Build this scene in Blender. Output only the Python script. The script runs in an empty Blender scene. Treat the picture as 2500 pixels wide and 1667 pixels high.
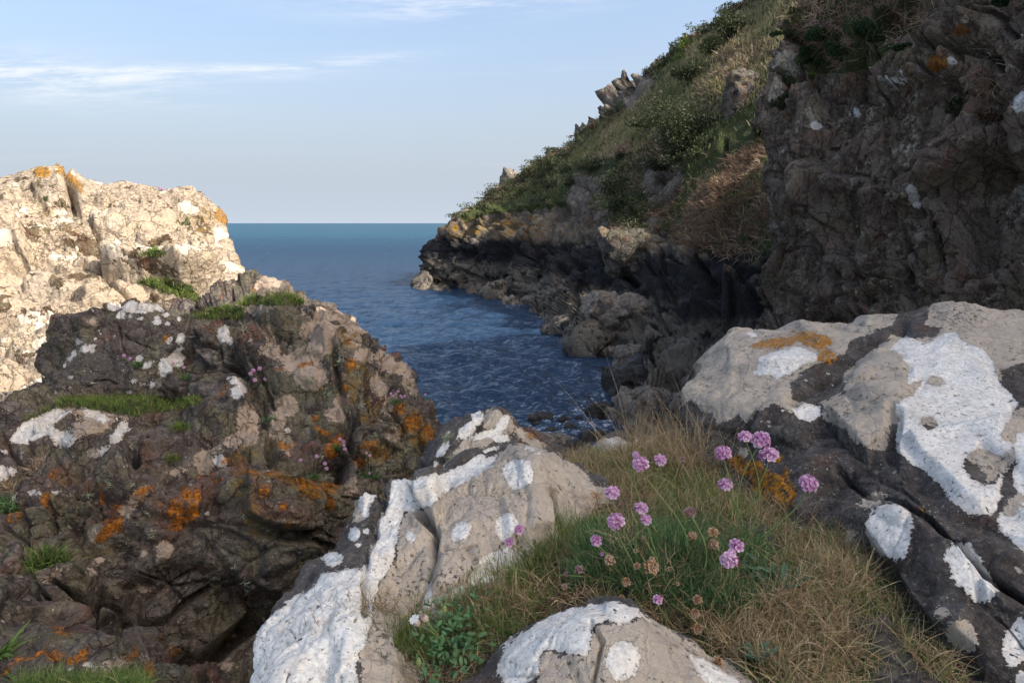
import bpy, math, random
import numpy as np
from mathutils import Vector, Matrix

sc = bpy.context.scene
rng = np.random.default_rng(7)
random.seed(7)
R = math.radians

# ---------------------------------------------------------------- camera
F = 1667.0                      # focal length in photo pixels (24 mm on a 36 mm frame)
PITCH = math.atan((833.5 - 545.0) / F)
CAMZ = 6.0
cam_d = bpy.data.cameras.new('camera')
cam = bpy.data.objects.new('camera', cam_d)
sc.collection.objects.link(cam)
cam.location = (0, 0, CAMZ)
cam.rotation_euler = (R(90) - PITCH, 0, 0)
cam_d.lens = 24.0
cam_d.sensor_width = 36.0
cam_d.clip_start = 0.05
cam_d.clip_end = 60000
sc.camera = cam

# ---------------------------------------------------------------- sun, sky, exposure
SUN_EL, SUN_AZ = 40.0, 118.0    # degrees; azimuth clockwise from the view direction (+Y)
SUN_STRENGTH, SUN_COLOR = 3.0, (1.0, 0.94, 0.85)
SKY_STRENGTH = 0.13
EXPOSURE = 1.36
sd = Vector((math.cos(R(SUN_EL)) * math.sin(R(SUN_AZ)), math.cos(R(SUN_EL)) * math.cos(R(SUN_AZ)), math.sin(R(SUN_EL))))
sun_d = bpy.data.lights.new('sun', 'SUN')
sun_d.energy = SUN_STRENGTH
sun_d.angle = R(0.6)
sun_d.color = SUN_COLOR
sun = bpy.data.objects.new('sun', sun_d)
sc.collection.objects.link(sun)
sun.rotation_euler = sd.to_track_quat('Z', 'Y').to_euler()
sun.location = (20, -20, 40)

sc.view_settings.view_transform = 'Standard'
sc.view_settings.look = 'None'
sc.view_settings.gamma = 1
sc.view_settings.use_curve_mapping = False
sc.view_settings.exposure = EXPOSURE


class NT:
    """short helpers for node trees"""
    def __init__(s, tree):
        s.t = tree
        s.n = tree.nodes
        s.l = tree.links

    def put(s, sock, v):
        if isinstance(v, bpy.types.NodeSocket):
            s.l.new(v, sock)
        elif v is not None:
            if isinstance(v, (tuple, list)) and len(v) == 3 and sock.type == 'RGBA':
                v = (*v, 1)
            sock.default_value = v

    def math(s, op, a, b=None, c=None, clamp=False):
        n = s.n.new('ShaderNodeMath')
        n.operation = op
        n.use_clamp = clamp
        s.put(n.inputs[0], a)
        s.put(n.inputs[1], b)
        s.put(n.inputs[2], c)
        return n.outputs[0]

    def vmath(s, op, a, b=None):
        n = s.n.new('ShaderNodeVectorMath')
        n.operation = op
        s.put(n.inputs[0], a)
        s.put(n.inputs[1], b)
        return n.outputs[0]

    def mix(s, f, a, b, mode='MIX'):
        n = s.n.new('ShaderNodeMix')
        n.data_type = 'RGBA'
        n.blend_type = mode
        s.put(n.inputs[0], f)
        s.put(n.inputs[6], a)
        s.put(n.inputs[7], b)
        return n.outputs[2]

    def noise(s, vec, scale, detail=4, rough=0.55, dist=0.0, out=0):
        n = s.n.new('ShaderNodeTexNoise')
        s.put(n.inputs['Vector'], vec)
        n.inputs['Scale'].default_value = scale
        n.inputs['Detail'].default_value = min(detail, 6)
        n.inputs['Roughness'].default_value = rough
        n.inputs['Distortion'].default_value = dist
        return n.outputs[out]

    def ridged(s, vec, scale, detail=6):
        n = s.n.new('ShaderNodeTexNoise')
        n.noise_type = 'RIDGED_MULTIFRACTAL'
        s.put(n.inputs['Vector'], vec)
        n.inputs['Scale'].default_value = scale
        n.inputs['Detail'].default_value = detail
        n.inputs['Roughness'].default_value = 0.55
        n.inputs['Offset'].default_value = 0.9
        n.inputs['Gain'].default_value = 1.6
        return n.outputs[0]

    def vor(s, vec, scale, feature='F1', out='Distance', rand=1.0):
        n = s.n.new('ShaderNodeTexVoronoi')
        n.feature = feature
        s.put(n.inputs['Vector'], vec)
        n.inputs['Scale'].default_value = scale
        n.inputs['Randomness'].default_value = rand
        return n.outputs[out]

    def ramp(s, f, stops, interp='LINEAR'):
        n = s.n.new('ShaderNodeValToRGB')
        n.color_ramp.interpolation = interp
        e = n.color_ramp.elements
        while len(e) < len(stops):
            e.new(0.5)
        for k, (p, c) in enumerate(stops):
            e[k].position = p
            e[k].color = (*c, 1) if len(c) == 3 else c
        s.put(n.inputs[0], f)
        return n.outputs[0]

    def step(s, v, lo, hi):
        n = s.n.new('ShaderNodeMapRange')
        n.interpolation_type = 'SMOOTHSTEP'
        s.put(n.inputs['Value'], v)
        s.put(n.inputs['From Min'], lo)
        s.put(n.inputs['From Max'], hi)
        return n.outputs[0]

    def attr(s, name, out='Fac'):
        n = s.n.new('ShaderNodeAttribute')
        n.attribute_name = name
        return n.outputs[out]

    def pos(s):
        return s.n.new('ShaderNodeNewGeometry').outputs['Position']

    def scl(s, v, k):
        n = s.n.new('ShaderNodeVectorMath')
        n.operation = 'SCALE'
        s.put(n.inputs[0], v)
        n.inputs['Scale'].default_value = k
        return n.outputs[0]

    def sep(s, v):
        n = s.n.new('ShaderNodeSeparateXYZ')
        s.put(n.inputs[0], v)
        return n.outputs

    def mapping(s, v, scale=(1, 1, 1), rot=(0, 0, 0)):
        n = s.n.new('ShaderNodeMapping')
        s.put(n.inputs[0], v)
        n.inputs['Scale'].default_value = scale
        n.inputs['Rotation'].default_value = rot
        return n.outputs[0]


# sky: Nishita with thin cirrus laid over it by direction
world = bpy.data.worlds.new('World')
sc.world = world
world.use_nodes = True
w = NT(world.node_tree)
bg = w.n['Background']
sky = w.n.new('ShaderNodeTexSky')
sky.sky_type = 'NISHITA'
sky.sun_disc = False
sky.sun_elevation = R(SUN_EL)
sky.sun_rotation = R(SUN_AZ)
sky.altitude = 0
sky.air_density = 1.0
sky.dust_density = 7.0
sky.ozone_density = 1.6
dirv = w.n.new('ShaderNodeTexCoord').outputs['Generated']
dx, dy, dz = w.sep(dirv)
zz = w.math('ADD', w.math('MAXIMUM', dz, 0.0), 0.12)
cmb = w.n.new('ShaderNodeCombineXYZ')
w.put(cmb.inputs[0], w.math('DIVIDE', dx, zz))
w.put(cmb.inputs[1], w.math('DIVIDE', dy, zz))
plane = cmb.outputs[0]
warp = w.noise(plane, 0.9, 3, 0.5, out=1)
warp = w.scl(warp, 0.7)
pl2 = w.vmath('ADD', w.mapping(plane, (0.5, 2.0, 1), (0, 0, R(-8))), warp)
wisp = w.step(w.noise(pl2, 1.1, 9, 0.62), 0.50, 0.80)
wide = w.step(w.noise(w.mapping(plane, (0.35, 0.9, 1)), 0.7, 4, 0.5), 0.42, 0.70)
# cirrus bands as seen over the bay
az = w.math('ARCTAN2', dx, dy)
el = w.math('ARCSINE', dz)
def band(a0, e0, sa, se, slope):
    a = w.math('SUBTRACT', az, a0)
    e = w.math('SUBTRACT', w.math('SUBTRACT', el, e0), w.math('MULTIPLY', a, slope))
    q = w.math('ADD', w.math('POWER', w.math('DIVIDE', w.math('ABSOLUTE', a), sa), 2.0),
               w.math('POWER', w.math('DIVIDE', w.math('ABSOLUTE', e), se), 2.0))
    return w.math('POWER', 2.718, w.math('MULTIPLY', q, -1.0))
b1 = band(R(-5), R(16.6), R(11), R(1.1), 0.04)
b2 = band(R(-20), R(11.2), R(12), R(0.5), 0.12)
b3 = band(R(-35), R(9.5), R(9), R(1.5), 0.0)
bands = w.math('ADD', w.math('ADD', b1, b2), b3)
fine = w.step(w.noise(w.vmath('ADD', w.mapping(plane, (1.0, 3.4, 1), (0, 0, R(-5))), warp), 1.9, 10, 0.70), 0.36, 0.72)
cl = w.math('ADD', w.math('MULTIPLY', bands, w.math('MULTIPLY', fine, 1.0)), w.math('MULTIPLY', w.math('MULTIPLY', wisp, wide), 0.45), clamp=True)
cl = w.math('MULTIPLY', cl, w.math('MULTIPLY', w.step(dz, 0.03, 0.12), 1.0))
haze_h = w.math('MULTIPLY', w.math('SUBTRACT', 1.0, w.step(dz, -0.05, 0.42)), 0.55)
haze_h = w.math('MULTIPLY', w.math('SUBTRACT', 1.0, w.step(dz, -0.05, 0.30)), 0.9)
s0 = w.mix(haze_h, sky.outputs[0], (2.12, 2.34, 2.66))
s0 = w.mix(0.12, s0, (1.7, 2.2, 3.0))
s1 = w.mix(w.math('MULTIPLY', cl, 1.0), s0, (3.0, 3.08, 3.2))
w.l.new(s1, bg.inputs['Color'])
bg.inputs['Strength'].default_value = SKY_STRENGTH

# ---------------------------------------------------------------- geometry tools
FW = np.array([0, math.cos(PITCH), -math.sin(PITCH)])
UP = np.array([0, math.sin(PITCH), math.cos(PITCH)])
CAM = np.array([0, 0, CAMZ])


def pt(px, py, D):
    """photo pixel + distance ahead -> world point"""
    px = np.asarray(px, float); py = np.asarray(py, float); D = np.asarray(D, float)
    u = (px - 1250.0) / F; v = (833.5 - py) / F
    y = FW[1] + v * UP[1]; z = FW[2] + v * UP[2]
    k = D / y
    return np.stack([u * k, D + 0 * u, CAMZ + z * k], -1)


def proj(P):
    d = P - CAM
    w_ = d @ FW
    w_ = np.where(np.abs(w_) < 1e-3, 1e-3, w_)
    return 1250 + F * d[..., 0] / w_, 833.5 - F * (d @ UP) / w_, w_


def sea_pt(px, py, z=0.0):
    v = (833.5 - py) / F
    y = FW[1] + v * UP[1]; zz_ = FW[2] + v * UP[2]
    return pt(px, py, (z - CAMZ) / zz_ * y)


def hsh(ix, iy, iz, s):
    h = (ix.astype(np.uint32) * np.uint32(374761393) + iy.astype(np.uint32) * np.uint32(668265263)
         + iz.astype(np.uint32) * np.uint32(2147483647 & 0x5bd1e995) + np.uint32(s * 1013904223 & 0xffffffff))
    h = (h ^ (h >> np.uint32(13))) * np.uint32(1274126177)
    h = (h ^ (h >> np.uint32(16))) * np.uint32(2246822519)
    h ^= h >> np.uint32(15)
    return h.astype(np.float64) / 4294967296.0


def vnoise(P, seed=0):
    i = np.floor(P).astype(np.int64); f = P - i
    i = i.astype(np.int32).astype(np.uint32)
    f = f * f * f * (f * (f * 6 - 15) + 10)
    r = 0
    for a in (0, 1):
        wa = f[..., 0] if a else 1 - f[..., 0]
        for b in (0, 1):
            wb = f[..., 1] if b else 1 - f[..., 1]
            for c in (0, 1):
                wc = f[..., 2] if c else 1 - f[..., 2]
                r = r + wa * wb * wc * hsh(i[..., 0] + np.uint32(a), i[..., 1] + np.uint32(b), i[..., 2] + np.uint32(c), seed)
    return r * 2 - 1


ROTN = np.array(Matrix.Rotation(0.7, 3, Vector((1, 2, 3)).normalized()))


def fbm(P, size, octs=4, seed=0, gain=0.5):
    Q = P / size; a = 1.0; r = 0; tot = 0
    for k in range(octs):
        r = r + a * vnoise(Q, seed + k); tot += a
        Q = (Q @ ROTN) * 2.03 + 11.3; a *= gain
    return r / tot


def ridge(P, size, octs=4, seed=0):
    Q = P / size; a = 1.0; r = 0; tot = 0
    for k in range(octs):
        r = r + a * (1 - 2 * np.abs(vnoise(Q, seed + k))); tot += a
        Q = (Q @ ROTN) * 2.03 + 11.3; a *= 0.5
    return r / tot


def facets(P, size, amp, crack, seed, warp=0.35, sq=(1, 1, 1), rot=None, cw=0.10, tilt=1.0, k=28.0, off=0.8):
    """broken-rock relief: each cell is a tilted plane, joints between cells are cut in"""
    W = np.stack([fbm(P + 7 * j, size * 1.3, 2, seed + 50 + j) for j in range(3)], -1) * size * warp
    Q = P + W
    if rot is not None:
        Q = Q @ rot
    Q = Q / (np.array(sq) * size)
    i = np.floor(Q).astype(np.int64)
    F1 = np.full(Q.shape[:-1], 9.0); F2 = F1.copy()
    gate = np.zeros(F1.shape); sw = np.full(F1.shape, 1e-12); sh_ = np.zeros(F1.shape)
    for a in (-1, 0, 1):
        for b in (-1, 0, 1):
            for c in (-1, 0, 1):
                j = i + np.array([a, b, c])
                ju = j.astype(np.int32).astype(np.uint32)
                h0, h1, h2 = (hsh(ju[..., 0], ju[..., 1], ju[..., 2], seed + t) for t in (0, 1, 2))
                d = Q - (j + np.stack([h0, h1, h2], -1))
                dd = np.sqrt((d * d).sum(-1))
                pl = (d[..., 0] * (h1 - 0.5) + d[..., 1] * (h2 - 0.5) + d[..., 2] * (h0 - 0.5)) * 2 * tilt + (h0 - 0.5) * off
                w_ = np.exp(-k * dd)
                sw += w_; sh_ += w_ * pl
                m = dd < F1
                F2 = np.where(m, F1, np.minimum(F2, dd))
                gate = np.where(m, h2, gate)
                F1 = np.where(m, dd, F1)
    s = np.clip((F2 - F1) / cw, 0, 1)
    return amp * sh_ / sw - crack * (1 - s) ** 1.5 * np.clip(1.5 - 0.9 * np.abs(gate * 2 - 1), 0, 1)


def interp_row(row, n):
    row = np.array(row, float)
    P = pt(row[:, 0], row[:, 1], row[:, 2]) if row.shape[1] == 3 else row[:, 1:4]
    u = (row[:, 0] - row[0, 0]) / (row[-1, 0] - row[0, 0])
    t = np.linspace(0, 1, n)
    return np.stack([np.interp(t, u, P[:, k]) for k in range(3)], -1)


def catmull(rows, m, closed=False):
    """rows: (r, n, 3); resample to m rows with spacing by mean row distance"""
    r = len(rows)
    seg = np.sqrt(((rows[1:] - rows[:-1]) ** 2).sum(-1)).mean(1)
    return seg


def loft(rows, du, dv, wrapL=None, wrapR=None, back=None, down=None, smooth=3):
    """surface through rows of photo-measured points (front, bottom to top), closed
    round the sides and over the back by world-space offsets"""
    rows_ = [np.array(r, float) for r in rows]
    wid = max(r[-1, 0] - r[0, 0] for r in rows_) if rows_[0].shape[1] == 3 else 1000
    n = int(wid / du)
    A = [interp_row(r, n) for r in rows_]
    # number of sub rows
    seg = []
    for a, b in zip(A[:-1], A[1:]):
        pa = proj(a); pb = proj(b)
        seg.append(max(3, int(np.median(np.hypot(pa[0] - pb[0], pa[1] - pb[1])) / dv)))
    if down:
        for off in down:
            A.insert(0, A[0] + np.array(off)); seg.insert(0, 8)
    if back:
        for off in back:
            A.append(A[-1] + np.array(off)); seg.append(14)
    A = np.array(A)
    out = []
    for k in range(len(A) - 1):
        p0 = A[max(k - 1, 0)]; p1 = A[k]; p2 = A[k + 1]; p3 = A[min(k + 2, len(A) - 1)]
        l1 = np.sqrt(((p2 - p1) ** 2).sum(-1)).mean()
        m1 = (p2 - p0) * 0.5; m2 = (p3 - p1) * 0.5
        for m_ in (m1, m2):
            L = np.sqrt((m_ ** 2).sum(-1, keepdims=True)) + 1e-9
            m_ *= np.minimum(1, 1.2 * l1 / L)
        for t in np.arange(seg[k]) / seg[k]:
            t2, t3 = t * t, t ** 3
            out.append((2 * t3 - 3 * t2 + 1) * p1 + (t3 - 2 * t2 + t) * m1 + (3 * t2 - 2 * t3) * p2 + (t3 - t2) * m2)
    out.append(A[-1])
    G = np.array(out)
    def side(col, offs, k):
        cols = []
        prev = col
        for off in offs:
            nxt = prev + np.array(off)
            for t in (np.arange(k) + 1) / k:
                cols.append(prev + (nxt - prev) * t)
            prev = nxt
        return np.stack(cols, 1)
    if wrapR:
        G = np.concatenate([G, side(G[:, -1], wrapR, 12)], 1)
    if wrapL:
        G = np.concatenate([side(G[:, 0], wrapL, 12)[:, ::-1], G], 1)
    for _ in range(smooth):
        H = G.copy()
        H[1:-1] += 0.5 * (G[:-2] + G[2:] - 2 * G[1:-1]) * 0.5
        H[:, 1:-1] += 0.5 * (G[:, :-2] + G[:, 2:] - 2 * G[:, 1:-1]) * 0.5
        G = H
    return G


def gnormal(G):
    du = np.gradient(G, axis=1); dv = np.gradient(G, axis=0)
    N = np.cross(du, dv)
    L = np.sqrt((N * N).sum(-1, keepdims=True)) + 1e-12
    return N / L


def smoothN(N, k=4):
    for _ in range(k):
        M = N.copy()
        M[1:-1] += N[:-2] + N[2:]
        M[:, 1:-1] += N[:, :-2] + N[:, 2:]
        N = M / (np.sqrt((M * M).sum(-1, keepdims=True)) + 1e-12)
    return N


def seg_dist(X, Y, poly):
    d = np.full(X.shape, 1e9)
    for (x0, y0), (x1, y1) in zip(poly[:-1], poly[1:]):
        vx, vy = x1 - x0, y1 - y0
        L = vx * vx + vy * vy + 1e-9
        t = np.clip(((X - x0) * vx + (Y - y0) * vy) / L, 0, 1)
        d = np.minimum(d, np.hypot(X - x0 - t * vx, Y - y0 - t * vy))
    return d


def poly_sd(X, Y, poly):
    """signed distance, positive inside"""
    d = seg_dist(X, Y, list(poly) + [poly[0]])
    ins = np.zeros(X.shape, bool)
    n = len(poly)
    for i in range(n):
        x0, y0 = poly[i]; x1, y1 = poly[(i + 1) % n]
        if y0 == y1:
            continue
        c = ((y0 > Y) != (y1 > Y)) & (X < (x1 - x0) * (Y - y0) / (y1 - y0) + x0)
        ins ^= c
    return np.where(ins, d, -d)


def ell_sd(X, Y, b):
    x, y, rx, ry = b[:4]
    a = R(b[4]) if len(b) > 4 else 0
    dx_, dy_ = X - x, Y - y
    c, s = math.cos(a), math.sin(a)
    p, q = (dx_ * c + dy_ * s) / rx, (-dx_ * s + dy_ * c) / ry
    return (1 - np.sqrt(p * p + q * q)) * min(rx, ry)


def field(G, polys=(), blobs=(), lines=()):
    """distance in metres (positive inside) to patches drawn on the surface"""
    X, Y, W = proj(G)
    s = np.full(X.shape, -400.0)
    for p in polys:
        s = np.maximum(s, poly_sd(X, Y, p))
    for b in blobs:
        s = np.maximum(s, ell_sd(X, Y, b))
    for (ln, wd) in lines:
        s = np.maximum(s, wd - seg_dist(X, Y, ln))
    return s * np.abs(W) / F


def new_mesh(name, V, faces, mat=None, attrs=None, smooth=True, origin=None):
    V = np.asarray(V, float).reshape(-1, 3)
    if origin is None:
        origin = np.array([V[:, 0].mean(), V[:, 1].mean(), V[:, 2].min()])
    me = bpy.data.meshes.new(name)
    V = V - origin
    faces = np.asarray(faces, np.int32)
    k = faces.shape[1]
    me.vertices.add(len(V))
    me.vertices.foreach_set('co', V.astype(np.float32).ravel())
    me.loops.add(faces.size)
    me.loops.foreach_set('vertex_index', faces.ravel())
    me.polygons.add(len(faces))
    me.polygons.foreach_set('loop_start', np.arange(0, faces.size, k, dtype=np.int32))
    me.polygons.foreach_set('loop_total', np.full(len(faces), k, np.int32))
    me.update(calc_edges=True)
    me.polygons.foreach_set('use_smooth', np.full(len(faces), smooth))
    for an, av in (attrs or {}).items():
        a = me.attributes.new(an, 'FLOAT', 'POINT')
        a.data.foreach_set('value', np.asarray(av, np.float32).ravel())
    if mat:
        me.materials.append(mat)
    o = bpy.data.objects.new(name, me)
    sc.collection.objects.link(o)
    o.location = origin
    return o


def grid_faces(r, c, flip=False):
    i = np.arange(r * c).reshape(r, c)
    f = np.stack([i[:-1, :-1], i[:-1, 1:], i[1:, 1:], i[1:, :-1]], -1).reshape(-1, 4)
    return f[:, ::-1] if flip else f


def tag(o, label=None, cat=None, group=None, kind=None):
    if label: o['label'] = label
    if cat: o['category'] = cat
    if group: o['group'] = group
    if kind: o['kind'] = kind
    return o


def empty(name, loc):
    o = bpy.data.objects.new(name, None)
    sc.collection.objects.link(o)
    o.location = loc
    o.empty_display_size = 0.05
    return o


def child(o, parent):
    """parent without moving (parents carry only a location here)"""
    o.parent = parent
    o.location = Vector(o.location) - Vector(parent.location)
    return o


# ---------------------------------------------------------------- materials
def new_mat(name):
    m = bpy.data.materials.new(name)
    m.use_nodes = True
    t = NT(m.node_tree)
    return m, t, m.node_tree.nodes['Principled BSDF']


def rock_material(name, dark=(0.030, 0.023, 0.020), mid=(0.085, 0.062, 0.048), grey=(0.10, 0.095, 0.088), rust=(0.13, 0.055, 0.03),
                  tan=(0.36, 0.28, 0.205), white=(0.66, 0.655, 0.63), orange=(0.52, 0.155, 0.012), yellow=(0.42, 0.24, 0.02),
                  s=1.0, spots=0.5, spot_size=0.03, tan_cov=0.0, white_cov=0.0, orange_cov=0.0, rough=0.85, edge=0.02, bump=1.0,
                  tan_pits=0.5, joint=1.0, coast=False, streak=None, olive=0.0, spot_edge=0.16):
    """s: size of a clast-scale feature in metres; coverages are the share wanted outside the drawn patches"""
    m, t, b = new_mat(name)
    P = t.pos()
    if streak:
        PS = t.mapping(P, streak[0], streak[1])
    else:
        PS = P
    n1 = t.noise(P, 1.2 / s, 6, 0.6, 0.4)
    n2 = t.noise(PS, 7.0 / s, 6, 0.65, 0.2)
    n3 = t.noise(P, 45.0 / s, 4, 0.7)
    n0 = t.noise(P, 3.1 / s, 3, 0.55)
    wv = t.scl(t.vmath('SUBTRACT', t.noise(P, 6.0 / s, 5, 0.65, out=1), (0.5, 0.5, 0.5)), 0.16 * s)
    PC = t.vmath('ADD', PS, wv)
    cell = t.sep(t.vor(PC, 3.6 / s, out='Color'))
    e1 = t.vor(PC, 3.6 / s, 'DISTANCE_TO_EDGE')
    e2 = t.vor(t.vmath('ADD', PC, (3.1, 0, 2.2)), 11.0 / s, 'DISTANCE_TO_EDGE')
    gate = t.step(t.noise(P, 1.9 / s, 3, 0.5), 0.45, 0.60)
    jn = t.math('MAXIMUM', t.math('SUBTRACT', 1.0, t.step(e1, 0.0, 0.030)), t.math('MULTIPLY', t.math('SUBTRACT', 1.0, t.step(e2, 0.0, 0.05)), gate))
    rd = t.ridged(PS, 4.0 / s, 6)
    mid2 = tuple(0.5 * (a_ + b_) for a_, b_ in zip(mid, grey))
    col = t.ramp(n2, [(0.30, dark), (0.44, mid), (0.56, mid2), (0.72, tuple(c * 1.35 for c in grey))])
    col = t.mix(t.math('MULTIPLY', t.step(cell[0], 0.35, 0.9), 0.5), col, t.mix(n2, dark, tuple(c * 1.2 for c in mid)))
    col = t.mix(t.step(n1, 0.52, 0.66), col, t.mix(t.math('MULTIPLY', n2, 0.9), dark, grey))
    col = t.mix(t.math('MULTIPLY', t.step(n0, 0.54, 0.68), 0.6), col, rust)
    if olive:
        col = t.mix(t.math('MULTIPLY', t.step(t.noise(P, 2.3 / s, 7, 0.75), 0.47, 0.58), olive), col, (0.17, 0.155, 0.085))
    col = t.mix(t.math('MULTIPLY', t.step(n3, 0.56, 0.66), 0.55), col, (0.25, 0.225, 0.19))
    col = t.mix(t.math('MULTIPLY', t.step(n3, 0.47, 0.36), 0.55), col, tuple(c * 0.45 for c in dark))
    # round lichens of several sizes
    wv = t.scl(t.vmath('SUBTRACT', t.noise(P, 22.0 / s, 3, 0.6, out=1), (0.5, 0.5, 0.5)), 0.05 * s)
    PW = t.vmath('ADD', P, wv)
    lich = None
    for k, (sz, thr) in enumerate(((spot_size, 0.34), (spot_size * 0.42, 0.30), (spot_size * 0.2, 0.3))):
        vd = t.vor(t.vmath('ADD', PW, (k * 3.7, 1.3, 5.1)), 1.0 / (sz * 2.2))
        vc = t.vor(t.vmath('ADD', PW, (k * 3.7, 1.3, 5.1)), 1.0 / (sz * 2.2), out='Color')
        r_, g_, b_ = t.sep(vc)
        big = t.noise(t.vmath('ADD', P, (9.1 * k, 2, 0)), 1.7 / s, 3, 0.6)
        rad = t.math('MULTIPLY', t.math('SUBTRACT', t.math('ADD', t.math('MULTIPLY', r_, 0.55), t.math('MULTIPLY', big, 1.1)), 1.16 - 0.5 * spots), 0.8)
        mk = t.step(t.math('SUBTRACT', rad, vd), -0.01, 0.02 + spot_edge * 0.2)
        cc = t.mix(g_, tuple(x * 0.85 for x in tan), tuple(x * 0.9 for x in white))
        cc = t.mix(t.math('MULTIPLY', n3, 0.55), cc, tuple(x * 0.45 for x in tan))
        col = t.mix(t.math('MULTIPLY', mk, 0.9), col, cc)
        lich = mk if lich is None else t.math('MAXIMUM', lich, mk)

    def layer(col, nm, color, cov, amp, sc_, grain, lo=-0.0, seed=0.0, rim=None):
        sdn = t.attr(nm)
        nz = t.noise(t.vmath('ADD', P, (seed, 0, 0)), sc_ / s, 6, 0.66)
        v = t.math('ADD', sdn, t.math('MULTIPLY', t.math('SUBTRACT', nz, 0.5), amp))
        v = t.math('ADD', v, t.math('MULTIPLY', t.math('SUBTRACT', t.noise(P, 70.0 / s, 3, 0.6), 0.5), amp * 0.45))
        mk = t.step(v, 0.0, edge * 0.1)
        if cov:
            nb = t.noise(t.vmath('ADD', P, (seed, 4.4, 1)), 2.6 / s, 9, 0.68)
            mk = t.math('MAXIMUM', mk, t.step(nb, 1 - cov, 1 - cov + 0.015))
        if rim:
            color = t.mix(t.step(t.math('ADD', v, t.math('MULTIPLY', t.math('SUBTRACT', n3, 0.5), edge * 2.5)), -edge * 0.2, edge * 1.1), rim, color)
        # holes where the crust has flaked off
        mk = t.math('MULTIPLY', mk, t.step(t.noise(t.vmath('ADD', P, (seed, 9.1, 2)), 15.0 / s, 6, 0.72), 0.33, 0.36))
        return t.mix(mk, col, color), mk
    # tan crust with pits
    pit = t.step(t.math('ADD', t.noise(PS, 38.0 / s, 5, 0.75), t.math('MULTIPLY', t.math('SUBTRACT', t.noise(P, 3.3 / s, 4, 0.6), 0.48), 0.45)), 0.35, 0.43)
    gr = t.noise(P, 12.0 / s, 6, 0.7)
    tcol = t.mix(gr, tuple(c * 0.72 for c in tan), tuple(min(1, c * 1.28) for c in tan))
    tcol = t.mix(t.math('MULTIPLY', t.step(t.noise(P, 3.0 / s, 4, 0.6), 0.5, 0.7), 0.6), tcol, tuple(c * 0.62 + 0.09 for c in tan))
    tcol = t.mix(t.math('MULTIPLY', t.math('SUBTRACT', 1.0, pit), tan_pits), tcol, dark)
    col, mt = layer(col, 'tan', tcol, tan_cov, edge * 5.0, 7.0, 0, seed=3.0)
    patch_ = t.noise(P, 5.5 / s, 8, 0.72)
    speck = t.step(t.noise(P, 60.0 / s, 3, 0.6), 0.34, 0.40)
    wcol = t.mix(t.noise(P, 9.0 / s, 7, 0.7), tuple(c * 0.60 for c in white), tuple(min(0.86, c * 1.22) for c in white))
    wcol = t.mix(t.math('MULTIPLY', t.step(patch_, 0.50, 0.60), 0.70), wcol, tuple(0.5 * x + 0.5 * y for x, y in zip(white, tan)))
    wcol = t.mix(t.math('MULTIPLY', t.step(n3, 0.54, 0.42), 0.42), wcol, tuple(c * 0.5 for c in white))
    crk = t.step(t.vor(PW, 9.0 / s, 'DISTANCE_TO_EDGE'), 0.0, 0.035)
    wcol = t.mix(t.math('MULTIPLY', t.math('SUBTRACT', 1.0, crk), 0.28), wcol, (0.2, 0.18, 0.16))
    wcol = t.mix(t.math('MULTIPLY', t.math('SUBTRACT', 1.0, speck), 0.8), wcol, (0.12, 0.11, 0.10))
    col, mw = layer(col, 'white', wcol, white_cov, edge * 4.0, 8.0, 0, seed=7.0, rim=tuple(0.45 * a_ + 0.35 * b_ for a_, b_ in zip(white, tan)))
    # orange / golden leafy lichens, broken into granules
    gran = t.step(t.noise(P, 30.0 / s, 5, 0.7), 0.38, 0.47)
    ocol = t.mix(t.noise(P, 60.0 / s, 3, 0.6), tuple(c * 0.35 for c in orange), (min(1, orange[0] * 1.3), orange[1] * 1.7, orange[2]))
    gran = t.math('MULTIPLY', gran, t.step(t.noise(P, 75.0 / s, 3, 0.6), 0.40, 0.46))
    sdo = t.attr('orange')
    vo = t.math('ADD', sdo, t.math('MULTIPLY', t.math('SUBTRACT', t.noise(P, 9.0 / s, 5, 0.7), 0.5), edge * 5))
    mo = t.step(vo, -edge * 0.2, edge * 0.5)
    if orange_cov:
        mo = t.math('MAXIMUM', mo, t.step(t.noise(t.vmath('ADD', P, (5, 5, 5)), 3.4 / s, 7, 0.7), 1 - orange_cov, 1 - orange_cov + 0.02))
    mo = t.math('MULTIPLY', mo, gran)
    col = t.mix(mo, col, ocol)
    sdy = t.attr('yellow')
    my = t.math('MULTIPLY', t.step(t.math('ADD', sdy, t.math('MULTIPLY', t.math('SUBTRACT', t.noise(P, 6.0 / s, 5, 0.7), 0.5), edge * 8)), -edge, edge), gran)
    col = t.mix(t.math('MULTIPLY', t.math('MULTIPLY', my, t.step(t.noise(P, 14.0 / s, 6, 0.75), 0.47, 0.53)), 0.75), col, t.mix(t.noise(P, 50 / s, 2, 0.5), tuple(c * 0.3 for c in yellow), yellow))
    # soil / turf stain
    sdg = t.attr('green')
    mg = t.step(t.math('ADD', sdg, t.math('MULTIPLY', t.math('SUBTRACT', t.noise(P, 7.0 / s, 5, 0.7), 0.5), edge * 5)), -edge * 0.3, edge * 0.3)
    col = t.mix(mg, col, t.mix(n3, (0.03, 0.045, 0.012), (0.07, 0.08, 0.025)))
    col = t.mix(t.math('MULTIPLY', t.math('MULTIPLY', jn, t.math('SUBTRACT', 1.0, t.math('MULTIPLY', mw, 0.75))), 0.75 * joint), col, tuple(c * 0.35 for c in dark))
    rg = rough
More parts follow.
